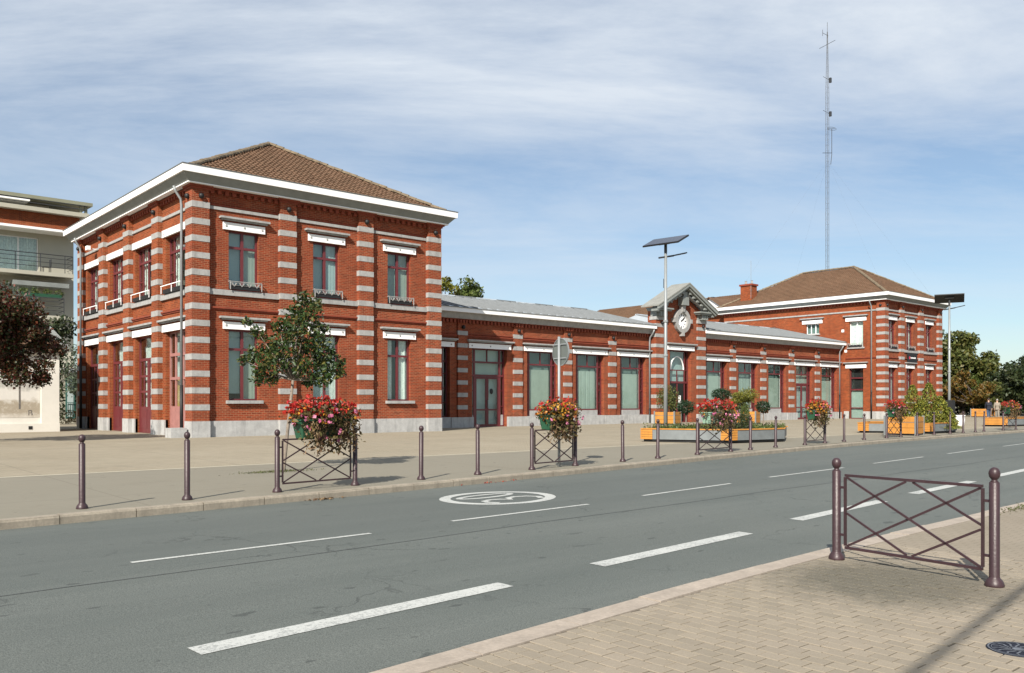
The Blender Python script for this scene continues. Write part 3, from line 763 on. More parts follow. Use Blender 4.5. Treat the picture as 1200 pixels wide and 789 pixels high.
def balcony(F, win, a, b, z0):
    m = MB(F)
    m.box(a - 0.02, b + 0.06, -0.20, -0.17, z0 + 0.31, z0 + 0.335); m.box(a - 0.02, b + 0.06, -0.195, -0.175, z0 + 0.27, z0 + 0.28); m.box(a - 0.02, b + 0.06, -0.195, -0.175, z0 + 0.17, z0 + 0.18)
    n = 4; L = (b - a) / n
    for i in range(n):
        u = a + i * L
        for s_ in (0, 1):
            p, q = (u + 0.06, u + L / 2) if s_ == 0 else (u + L - 0.06, u + L / 2)
            m.add([(p - .05, -0.19, z0 + 0.28), (p + .03, -0.19, z0 + 0.28), (q + .008, -0.19, z0 + 0.12), (q - .008, -0.19, z0 + 0.12), (p - .05, -0.175, z0 + 0.28), (p + .03, -0.175, z0 + 0.28), (q + .008, -0.175, z0 + 0.12), (q - .008, -0.175, z0 + 0.12)], [(0, 1, 2, 3), (4, 7, 6, 5), (0, 4, 5, 1), (1, 5, 6, 2), (2, 6, 7, 3), (3, 7, 4, 0)])
    for u in (a - 0.02, b + 0.03):
        m.box(u, u + 0.03, -0.20, -0.17, z0 + 0.0, z0 + 0.32); m.box(u, u + 0.03, -0.17, 0.0, z0 + 0.32, z0 + 0.35)
    r = m.build('balcony_rail', 'stone', win)
    MB(F).box(a + 0.05, b - 0.02, -0.16, -0.02, z0 + 0.01, z0 + 0.20).build('flower_trough', 'black', r)
    return r
def small_window(F, uc, w, z0, z1, upper, cap=True, bl='blind', lw=1.79, curtain=None, d0=0.17):
    a, b = uc - w / 2, uc + w / 2; tz = z0 + (z1 - z0) * 0.725
    win = window(F, a + .005, b - .005, z0 + 0.002, z1, d0, [(uc, 0.11, z0 + .05, z1 - .05)], [(tz, 0.10, a + .06, b - .06)])
    cells = []
    for p, q in ((a + 0.06, uc - 0.05), (uc + 0.05, b - 0.06)):
        cells += [(p, q, z0 + 0.06, tz - 0.05), (p, q, tz + 0.05, z1 - 0.06)]
    panes(F, win, cells, d0 + 0.045)
    if curtain:
        backing(F, win, a + .02, a + w * 0.34, z0, z1, d0 + 0.16, 'curtain', 0.025); backing(F, win, b - w * 0.36, b - .02, z0, z1, d0 + 0.16, 'curtain', 0.025)
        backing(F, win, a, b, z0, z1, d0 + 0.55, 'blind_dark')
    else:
        backing(F, win, a, b, z0, z1, d0 + 0.5, 'dark')  # near-black sheet paints the unlit room behind the blinds
        lo = random.choice([0.0, 0.0, 0.03, 0.10])
        backing(F, win, a + .01, uc - .01, z0 + (z1 - z0) * lo, z1, d0 + random.uniform(.13, .26), random.choice([bl, 'blind_c', bl]))
        backing(F, win, uc + .01, b - .01, z0, z1, d0 + random.uniform(.12, .2), random.choice([bl, 'curtain', 'blind_b']), .008)
    lintel(F, uc, lw, z1 + 0.012, win, cap)
    if upper: balcony(F, win, a, b, z0)
    else:
        MB(F).box(a - 0.12, b + 0.14, -0.16, d0 - 0.002, z0 - 0.13, z0).build('sill', 'stone', win)
    return win

def cornice(x0, x1, y0, y1):
    c = MB().ring(x0, x1, y0, y1, 0.0, 0.0, 0.24, 0.49, 10.25, 10.53).build('cornice', 'greymould', ST)
    MB().ring(x0, x1, y0, y1, 0.0, 0.0, 0.25, 0.25, 10.205, 10.248).build('cornice_bead', 'white', c)
    MB().ring(x0, x1, y0, y1, 0.0, 0.0, 0.56, 0.57, 10.535, 10.80).build('fascia', 'white', c)
    MB().ring(x0, x1, y0, y1, 0.30, 0.30, 0.585, 0.60, 10.803, 10.835).build('gutter_edge', 'lead', c)
    return c
def dentils(F, u0, u1, z0, z1, d, step=0.30, w=0.15, parent=None):
    m = MB(F); n = int((u1 - u0) / step)
    for i in range(n):
        u = u0 + (i + 0.5) * (u1 - u0) / n; m.box(u - w / 2, u + w / 2, -d, 0.05, z0, z1)
    m.box(u0, u1, -d - 0.02, 0.05, z1 + 0.002, z1 + 0.08)
    return m.build('dentil_course', 'brick_plain', parent or ST, kind='stuff')

def tile_slope(p0, p1, q0, q1, parent, rowh=0.33, per=0.215):
    """pantiles on the slope with eave p0-p1 and top q0-q1"""
    p0, p1, q0, q1 = map(Vector, (p0, p1, q0, q1))
    U = (p1 - p0); L = U.length; U.normalize(); nrm = U.cross(q0 - p0).normalized()
    if nrm.z < 0: nrm = -nrm
    V = nrm.cross(U).normalized()
    if V.dot(q0 - p0) < 0: V = -V
    H = V.dot(q0 - p0); a0, a1 = U.dot(q0 - p0), U.dot(q1 - p0)
    nu = int(L / per * 4); us = np.linspace(0, L, nu + 1); rows = int(math.ceil(H / rowh)); vs_l = []
    for k in range(rows): vs_l += [(k * rowh, 0.045), (min((k + 1) * rowh, H) - 0.002, 0.0)]
    prof = np.array([0.0, 0.022, 0.045, 0.022])[np.arange(nu + 1) % 4]
    P = np.array(p0); Un, Vn, Nn = np.array(U), np.array(V), np.array(nrm)
    rowjit = RNG.normal(0, 0.004, (rows, nu + 1))
    G = np.zeros((len(vs_l), nu + 1, 3))
    for i, (v, h) in enumerate(vs_l):
        lo, hi = a0 * v / H, L + (a1 - L) * v / H
        uc = np.clip(us, lo, hi)
        G[i] = P + uc[:, None] * Un + v * Vn + (h + prof + rowjit[i // 2])[:, None] * Nn
    nr, nc = G.shape[:2]; idx = np.arange(nr * nc).reshape(nr, nc)
    quads = np.stack([idx[:-1, :-1], idx[:-1, 1:], idx[1:, 1:], idx[1:, :-1]], -1)
    v_mid = np.array([(vs_l[i][0] + vs_l[i + 1][0]) / 2 for i in range(nr - 1)])
    um = (us[:-1] + us[1:]) / 2; lo = a0 * v_mid / H; hi = L + (a1 - L) * v_mid / H
    keep = (um[None, :] > lo[:, None] - 0.05) & (um[None, :] < hi[:, None] + 0.05)
    F_ = quads[keep]
    me = bpy.data.meshes.new('roof_tiles'); me.from_pydata(G.reshape(-1, 3).tolist(), [], F_.tolist()); me.update()
    me.materials.append(M['tile']); 
    return link('roof_tiles', me, parent, (0, 0, 0), 'stuff')
def cap_tiles(a, b, parent, r=0.13, step=0.38):
    a, b = Vector(a), Vector(b); n = max(1, int((b - a).length / step)); d = (b - a).normalized()
    k = MB(); vs = []; fs = []; ns = 6; L = step * 1.08
    for e, rr in ((0, r * 1.06), (L, r * 0.9)):
        for i in range(ns + 1):
            t = math.pi * i / ns; vs.append((rr * math.cos(t), e - L / 2, rr * math.sin(t)))
    for i in range(ns): fs.append((i, i + 1, ns + 2 + i, ns + 1 + i))
    fs.append(tuple(range(ns + 1))); fs.append(tuple(range(2 * ns + 1, ns, -1)))
    k.add(vs, fs); me = k.mesh('ridge_tile', 'ridge')
    rot = d.to_track_quat('Y', 'Z')
    for i in range(n):
        p = a.lerp(b, (i + 0.5) / n)
        o = link('ridge_tile', me, parent, (p.x, p.y, p.z + random.uniform(-0.012, 0.015)))
        o.rotation_mode = 'QUATERNION'; o.rotation_quaternion = rot
def hip_roof(x0, x1, y0, y1, ze, zr, slopes='FLRB'):
    w = (x1 - x0) / 2; xm = (x0 + x1) / 2; A = (xm, y0 + w, zr); B = (xm, y1 - w, zr)
    m = MB(); e = -0.06
    m.add([(x0, y0, ze + e), (x1, y0, ze + e), (x1, y1, ze + e), (x0, y1, ze + e), (xm, y0 + w, zr + e), (xm, y1 - w, zr + e)], [(0, 1, 4), (1, 2, 5, 4), (2, 3, 5), (3, 0, 4, 5), (0, 3, 2, 1)])
    rf = m.build('roof', 'tile', ST)
    c = [(x0, y0, ze), (x1, y0, ze), (x1, y1, ze), (x0, y1, ze)]
    tile_slope(c[0], c[1], A, A, rf); tile_slope(c[3], c[0], B, A, rf)
    tile_slope(c[1], c[2], A, B, rf); tile_slope(c[2], c[3], B, B, rf)
    up = lambda p: (p[0], p[1], p[2] + 0.05)
    for p, q in ((c[0], A), (c[1], A), (c[2], B), (c[3], B), (A, B)): cap_tiles(up(p), up(q), rf)
    return rf

def pavilion(x0, x1, y0, y1, front_piers, openL):
    """tall corner block: front faces -Y, flank faces -X"""
    IN = 0.20
    # added core box blocks light, so nothing shines through the windows
    MB().box(x0 + 1.15, x1 - 0.6, y0 + 1.05, y1 - 0.6, ZB, 10.4).build('inner_wall', 'plaster', ST)
    Ff = FRONT(y0 + IN); bays = []
    for (a, b), (c, d) in zip(front_piers, front_piers[1:]): bays.append((b, c))
    ops = []
    for a, b in bays:
        uc = (a + b) / 2
        ops += [(uc - 0.645, uc + 0.645, 1.69, 4.58), (uc - 0.645, uc + 0.645, 6.20, 8.61)]
    m = MB(Ff); wall(m, x0 + 0.2, x1 - 0.2, 0.84, 10.28, ops, 0.26); fw = m.build('wall', 'brick', ST)
    # other sides
    m = MB(); m.quad((x1 - IN, y0 + IN, 0.22), (x1 - IN, y1 - IN, 0.22), (x1 - IN, y1 - IN, 10.28), (x1 - IN, y0 + IN, 10.28))
    m.quad((x0 + IN, y1 - IN, 0.22), (x1 - IN, y1 - IN, 0.22), (x1 - IN, y1 - IN, 10.28), (x0 + IN, y1 - IN, 10.28)); m.build('wall', 'brick', ST)
    m = MB(); m.quad((x0, y0, 10.4), (x1, y0, 10.4), (x1, y1, 10.4), (x0, y1, 10.4)); m.build('roof_deck', 'plaster', ST)
    # front plinths between piers, string courses, mouldings
    for a, b in bays:
        MB(Ff).box(a - 0.03, b + 0.03, -0.06, 0.1, ZB, 0.86).build('plinth', 'plinth', ST)
        MB(Ff).box(a + 0.001, b - 0.001, -0.10, 0.05, 5.95, 6.17).build('string_course', 'stone', ST)
        MB(Ff).box(a + 0.001, b - 0.001, -0.06, 0.05, 9.37, 9.49).build('string_course', 'stone', ST)
        for d_, za_, zb_ in ((.045, 5.34, 5.40), (.09, 5.402, 5.47), (.035, 9.53, 9.58)): MB(Ff).box(a + 0.001, b - 0.001, -d_, 0.05, za_, zb_).build('brick_moulding', 'brick_plain', ST)
        dentils(Ff, a, b, 9.98, 10.13, 0.13)
    for i, (a, b) in enumerate(front_piers):
        corner = i in (0, len(front_piers) - 1)
        dep = 0.72 if corner else 0.25
        p = pier(a, b, 0, dep, FRONT(y0), 0.86, 10.05, BAND_TOPS)
        MB(FRONT(y0)).box(a - 0.03, b + 0.03, -0.03, dep + (0.03 if corner else 0), ZB, 0.862).build('plinth', 'plinth', p)
        m = MB(FRONT(y0)); m.box(a - 0.05, b + 0.05, -0.05, dep, 10.05, 10.13); m.box(a - 0.12, b + 0.12, -0.12, dep, 10.132, 10.28); m.build('pier_head', 'brick_plain', p)
        spot(p, ((a + b) / 2, y0 - 0.06, 9.78))
        if i == 0: spot(p, (x0 - 0.06, y0 + 0.36, 9.78))
    return Ff, bays

# left pavilion
LX0, LX1, LY0, LY1 = 12.73, 24.84, 33.8, 50.15
fp = [(12.73, 13.42), (16.46, 17.19), (20.27, 21.01), (24.08, 24.84)]
Ff, bays = pavilion(LX0, LX1, LY0, LY1, fp, True)
for i, (a, b) in enumerate(bays):
    uc = (a + b) / 2
    small_window(Ff, uc, 1.29, 1.69, 4.58, False, bl='blind', curtain=(i == 2))
    small_window(Ff, uc, 1.29, 6.20, 8.61, True, bl='blind')
# its left flank, four bays
FL = LEFT(LX0 + 0.20)
lp_ = [(33.8, 34.52)] + [(33.8 + 3.9 * k, 33.8 + 3.9 * k + 0.80) for k in (1, 2, 3)] + [(49.37, 50.15)]
lb = [(a[1], b[0]) for a, b in zip(lp_, lp_[1:])]
ops = []; WF = 2.42
for a, b in lb:
    uc = (a + b) / 2; ops += [(uc - WF / 2, uc + WF / 2, 0.22, 4.58), (uc - WF / 2, uc + WF / 2, 6.20, 8.61)]
m = MB(FL); wall(m, LY0 + 0.2, LY1 - 0.2, 0.22, 10.28, ops, 0.34); m.build('wall', 'brick2', ST)
for k, (a, b) in enumerate(lb):
    uc = (a + b) / 2; ua, ub = uc - WF / 2, uc + WF / 2
    for p, q in ((a - 0.03, ua), (ub, b + 0.03)):
        MB(FL).box(p, q, -0.06, 0.1, ZB, 0.86).build('plinth', 'plinth', ST)
    MB(FL).box(a + .001, b - .001, -0.10, 0.05, 5.95, 6.17).build('string_course', 'stone', ST)
    MB(FL).box(a + .001, b - .001, -0.06, 0.05, 9.37, 9.49).build('string_course', 'stone', ST)
    for d_, za_, zb_ in ((.045, 5.34, 5.40), (.09, 5.402, 5.47)): MB(FL).box(a + .001, b - .001, -d_, 0.05, za_, zb_).build('brick_moulding', 'brick_plain', ST)
    dentils(FL, a, b, 9.98, 10.13, 0.13)
    # upper window: side lights and two casements
    z0, z1 = 6.20, 8.61; tz = 7.95; d0 = 0.17
    v = [ua + 0.50, uc, ub - 0.50]
    w = window(FL, ua + .004, ub - .004, z0 + .002, z1, d0, [(q, 0.09, z0 + .05, z1 - .05) for q in v], [(tz, 0.105, ua + .06, ub - .06), (7.1, 0.045, ua + .06, v[0] - .04), (7.1, 0.045, v[2] + .04, ub - .06)])
    ed = [ua + .03, *v, ub - .03]
    panes(FL, w, [(p + .03, q - .03, c, d) for p, q in zip(ed, ed[1:]) for c, d in ((z0 + .06, tz - .05), (tz + .05, z1 - .06))], d0 + .045)
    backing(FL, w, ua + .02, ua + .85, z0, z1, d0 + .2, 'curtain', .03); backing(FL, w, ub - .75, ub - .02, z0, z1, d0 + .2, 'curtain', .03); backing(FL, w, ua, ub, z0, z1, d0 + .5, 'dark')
    lintel(FL, uc, WF + 0.52, z1 + .012, w, False)
    m = MB(FL); m.box(ua - .02, ub + .06, -.205, -.175, 6.50, 6.535)
    for q in (ua, uc, ub): m.box(q, q + .025, -.2, -.175, 6.2, 6.50)
    r_ = m.build('balcony_rail', 'white', w); MB(FL).box(ua + .1, ub - .1, -.165, -.02, 6.19, 6.36).build('flower_trough', 'black', r_)
    # ground floor: doors
    z0, z1 = 0.23, 4.58
    if k == 0:
        fr = window(FL, ua + .004, ub - .004, z0, z1, d0, [(uc - .32, .1, z0 + .05, z1 - .05), (uc + .55, .1, z0 + .05, z1 - .05)], [(3.62, .13, ua + .06, ub - .06), (2.62, .12, ua + .06, ub - .06)], frame='maroon_old', name='door')
        MB(FL).box(ua + .066, uc - .371, d0 + .01, d0 + .06, z0 + .066, 1.35).build('door_panel', 'maroon_old', fr)
        MB(FL).box(uc - .269, uc + .499, d0 + .01, d0 + .06, z0 + .066, 1.35).build('door_panel', 'maroon_old', fr)
        MB(FL).box(uc + .601, ub - .07, d0 + .01, d0 + .06, z0 + .066, 1.35).build('door_panel', 'maroon_old', fr)
        MB(FL).box(ua + .07, ub - .07, d0 + .02, d0 + .05, 1.351, 1.45).build('door_rail', 'maroon_old', fr)
        panes(FL, fr, [(ua + .07, uc - .37, 1.46, 2.55), (uc - .26, uc + .49, 1.46, 2.55), (uc + .61, ub - .07, 1.46, 2.55), (ua + .07, ub - .07, 2.69, 3.55), (ua + .07, ub - .07, 3.69, 4.5)], d0 + .045)
        backing(FL, fr, ua, ub, z0, 2.6, d0 + .25, plain('ochre_panel', (0.33, 0.21, 0.03), .7, .2, 3)); backing(FL, fr, ua, ub, 2.6, z1, d0 + .25, 'blind')
        m = MB(FL); m.sphere((uc - .2, d0 - .03, 1.28), .04, 8, 6); m.box(uc - .23, uc - .17, d0 - .012, d0 + .01, 1.1, 1.5); m.build('door_handle', 'galv', fr, True)
    else:
        fr = window(FL, ua + .004, ub - .004, z0, z1, d0, [(uc, .16, z0 + .05, 3.5)], [(3.55, .13, ua + .06, ub - .06)], name='door')
        for s_, (p, q) in enumerate(((ua + .068, uc - .081), (uc + .081, ub - .07))):
            lf = MB(FL).box(p, q, d0 + .012, d0 + .06, z0 + .067, 1.42)
            for z in (2.1, 2.8): lf.box(p, q, d0 + .014, d0 + .06, z - .05, z + .05)
            for u in (p, (p + q) / 2 - .04, q - .08): lf.box(u, u + .08, d0 + .016, d0 + .062, 1.421, 3.48)
            leaf_ = lf.build('door_leaf', 'maroon', fr)
            for z in (0.45, ):
                MB(FL).box(p + .1, q - .1, d0 - .002, d0 + .013, z, 1.3).build('door_panel', 'maroon', leaf_)
        panes(FL, fr, [(ua + .07, uc - .09, 1.43, 3.47), (uc + .09, ub - .07, 1.43, 3.47), (ua + .07, ub - .07, 3.63, 4.5)], d0 + .04)
        backing(FL, fr, ua, ub, z0, z1, d0 + .3, 'curtain' if k < 3 else 'blind_dark')
    lintel(FL, uc, WF + 0.52, z1 + .012, fr, True)
for i, (a, b) in enumerate(lp_):
    if i == 0: continue
    p = pier(a, b, 0, 0.25 if i < 4 else 0.72, LEFT(LX0), 0.86, 10.05, BAND_TOPS, mat='brick2')
    MB(LEFT(LX0)).box(a - .03, b + .03, -.03, .25, ZB, .862).build('plinth', 'plinth', p)
    m = MB(LEFT(LX0)); m.box(a - .05, b + .05, -.05, .25, 10.05, 10.13); m.box(a - .12, b + .12, -.12, .25, 10.132, 10.28); m.build('pier_head', 'brick_plain', p)
    spot(p, (LX0 - .06, (a + b) / 2, 9.78))
cornice(LX0, LX1, LY0, LY1)
hip_roof(LX0 - .40, LX1 + .40, LY0 - .40, LY1 + .40, 10.66, 14.25)
def downpipe(pts, zblack, r=0.055):
    pts = [Vector(p) for p in pts]; x, y, zb = pts[-1]
    p = MB().tube(pts[:-1] + [(x, y, zblack)], r, 8).build('downpipe', 'zincpipe', ST, True)
    MB().tube([(x, y, zblack - .001), (x, y, zb)], r * 1.25, 8).build('pipe_shoe', 'black', p, True)
downpipe([(12.35, 34.75, 10.25), (12.42, 34.75, 10.05), (12.62, 34.72, 9.75), (12.65, 34.72, 9.5), (12.65, 34.72, 0.25)], 2.3)
downpipe([(12.35, 49.2, 10.25), (12.42, 49.2, 10.05), (12.62, 49.22, 9.75), (12.65, 49.22, 9.5), (12.65, 49.22, 0.25)], 4.2)
MB().box(12.0, 12.62, 34.05, 34.7, 0.19, 0.6).build('stone_block', 'plinth', ST)
m = MB(); m.box(12.55, 12.93, 47.2, 47.25, 9.42, 9.46); m.box(12.4, 12.56, 47.05, 47.4, 9.36, 9.56); m.build('floodlight', 'white', ST)

# right pavilion
RX0, RX1, RY0, RY1 = 70.65, 81.85, 33.85, 50.15
fpr = [(70.65, 71.3), (73.5, 74.2), (77.2, 77.95), (81.1, 81.85)]
Fr, baysr = pavilion(RX0, RX1, RY0, RY1, fpr, False)
for i, (a, b) in enumerate(baysr):
    uc = (a + b) / 2
    small_window(Fr, uc, 1.2, 1.69, 4.58, False, bl='blind', lw=1.6)
    small_window(Fr, uc, 1.2, 6.20, 8.61, True, bl='blind_dark', lw=1.6, cap=True)
FRL = LEFT(RX0 + 0.20)
op = [(35.84, 37.10, 0.22, 4.56), (35.84, 37.10, 6.36, 8.60), (39.9, 41.2, 7.72, 8.64), (44.3, 45.6, 6.36, 8.6)]
m = MB(FRL); wall(m, RY0 + .2, RY1 - .2, 0.22, 10.28, op, .26); m.build('wall', 'brick2', ST)
for p, q in ((RY0 + .6, 35.84), (37.10, 37.55)): MB(FRL).box(p, q, -.05, .1, ZB, .86).build('plinth', 'plinth', ST)
MB(FRL).box(RY0 + .72, RY1 - .3, -.06, .05, 9.37, 9.49).build('string_course', 'stone', ST)
for d_, za_, zb_ in ((.045, 5.34, 5.40), (.09, 5.402, 5.47)): MB(FRL).box(RY0 + .72, 37.4, -d_, .05, za_, zb_).build('brick_moulding', 'brick_plain', ST)
dentils(FRL, RY0 + .72, RY1 - .2, 9.98, 10.13, 0.13)
fr = window(FRL, 35.85, 37.09, .23, 4.56, .2, [], [(3.72, .1, 35.9, 37.04), (2.72, .12, 35.9, 37.04), (1.15, .08, 35.9, 37.04)], name='door')
panes(FRL, fr, [(35.92, 37.02, .3, 1.11), (35.92, 37.02, 1.2, 2.65), (35.92, 37.02, 2.79, 3.66), (35.92, 37.02, 3.78, 4.49)], .24)
backing(FRL, fr, 35.86, 37.08, .23, 2.7, .36, 'blind_c'); backing(FRL, fr, 35.86, 37.08, 2.7, 4.56, .38, 'dark'); lintel(FRL, 36.47, 1.85, 4.572, fr, True)
w = window(FRL, 35.85, 37.09, 6.362, 8.6, .2, [(36.47, .09, 6.4, 8.55)], [], frame='white', fw=.05)
panes(FRL, w, [(35.9, 36.43, 6.41, 8.54), (36.51, 37.04, 6.41, 8.54)], .24); backing(FRL, w, 35.86, 37.08, 6.37, 8.6, .34, 'curtain'); lintel(FRL, 36.47, 1.85, 8.612, w, True)
MB(FRL).box(35.7, 37.25, -.12, .19, 6.24, 6.36).build('sill', 'stone', w); balcony(FRL, w, 35.84, 37.1, 6.37)
w = window(FRL, 39.905, 41.195, 7.722, 8.64, .2, [(40.34, .06, 7.75, 8.6), (40.77, .06, 7.75, 8.6)], [], frame='white', fw=.05)
panes(FRL, w, [(39.96, 40.3, 7.78, 8.58), (40.38, 40.73, 7.78, 8.58), (40.81, 41.14, 7.78, 8.58)], .24); backing(FRL, w, 39.91, 41.19, 7.73, 8.63, .34, 'blind_dark'); lintel(FRL, 40.55, 1.95, 8.652, w, True)
MB(FRL).box(39.8, 41.3, -.1, .19, 7.62, 7.72).build('sill', 'stone', w)
w = window(FRL, 44.305, 45.595, 6.362, 8.6, .2, [(44.95, .09, 6.4, 8.55)], [], frame='white', fw=.05); panes(FRL, w, [(44.36, 44.9, 6.42, 8.54), (45.0, 45.54, 6.42, 8.54)], .24); backing(FRL, w, 44.31, 45.59, 6.37, 8.6, .34, 'blind_dark')
for y, z in ((37.55, 7.72), (37.28, 5.95)): MB(FRL).box(y, y + .22, -.04, .01, z, z + .22).build('wall_plate', 'white', ST)
cornice(RX0, RX1, RY0, RY1)
hip_roof(RX0 - .40, RX1 + .40, RY0 - .40, RY1 + .40, 10.66, 14.1)
downpipe([(70.25, 35.0, 10.25), (70.32, 35.0, 10.05), (70.56, 34.98, 9.75), (70.58, 34.98, 9.5), (70.58, 34.98, 0.25)], 2.5)
# chimney
m = MB().box(71.5, 72.45, 47.3, 48.5, 10.7, 12.85).build('chimney', 'brick2', ST)
MB().box(71.4, 72.55, 47.2, 48.6, 12.851, 13.02).build('chimney_cap', 'brick_plain', m)
for y in (47.55, 48.2): MB().lathe([(.13, 0), (.12, .1), (.10, .32), (.13, .36)], 10, (71.97, y, 13.02)).build('chimney_pot', 'stone', m)
m2 = MB().tube([(71.45, 47.3, 11.6), (71.45, 47.3, 15.2)], .018, 5); m2.tube([(71.2, 47.3, 12.4), (71.7, 47.3, 12.4)], .015, 4); m2.build('aerial_rod', 'galv', m)
# annex behind the right pavilion
m = MB().box(72.2, 84.5, 50.3, 73, .2, 10.3).build('annex_wall', 'brick2', ST)
m = MB(); m.add([(71.8, 50.2, 10.3), (84.9, 50.2, 10.3), (84.9, 73.5, 10.3), (71.8, 73.5, 10.3), (78.3, 50.2, 13.0), (78.3, 73.5, 13.0)], [(0, 1, 4), (2, 3, 5), (1, 2, 5, 4), (3, 0, 4, 5), (0, 3, 2, 1)]); ar = m.build('annex_roof', 'tile', ST)
tile_slope((71.8, 73.5, 10.36), (71.8, 50.2, 10.36), (78.3, 73.5, 13.06), (78.3, 50.2, 13.06), ar)
dm = MB(); dm.add([(72.6, 51.6, 10.6), (72.6, 54.2, 10.6), (72.6, 54.2, 11.3), (72.6, 52.9, 12.15), (72.6, 51.6, 11.3), (76.5, 51.6, 10.6), (76.5, 54.2, 10.6), (76.5, 54.2, 11.3), (76.5, 52.9, 12.15), (76.5, 51.6, 11.3)], [(0, 1, 2, 3, 4), (0, 4, 9, 5), (1, 6, 7, 2), (5, 9, 8, 7, 6)])
do = dm.build('dormer', 'white', ST)
dm = MB()
for s_ in (-1, 1):
    dm.add([(72.35, 52.9, 12.22), (72.35, 52.9 + s_ * 1.6, 11.18), (77, 52.9 + s_ * 1.6, 11.18), (77, 52.9, 12.22), (72.35, 52.9, 12.32), (72.35, 52.9 + s_ * 1.6, 11.28), (77, 52.9 + s_ * 1.6, 11.28), (77, 52.9, 12.32)], [(0, 1, 2, 3), (4, 7, 6, 5), (0, 4, 5, 1), (1, 5, 6, 2), (2, 6, 7, 3)])
dm.build('dormer_roof', 'tile', do)
m = MB().box(75.4, 76.0, 55.2, 56.4, 11.6, 12.6); m.build('roof_vent', 'brick_plain', ar)
m = MB().tube([(75.7, 54.8, 11.7), (75.7, 54.8, 12.75)], .22, 8); m.build('flue', 'black', ar)

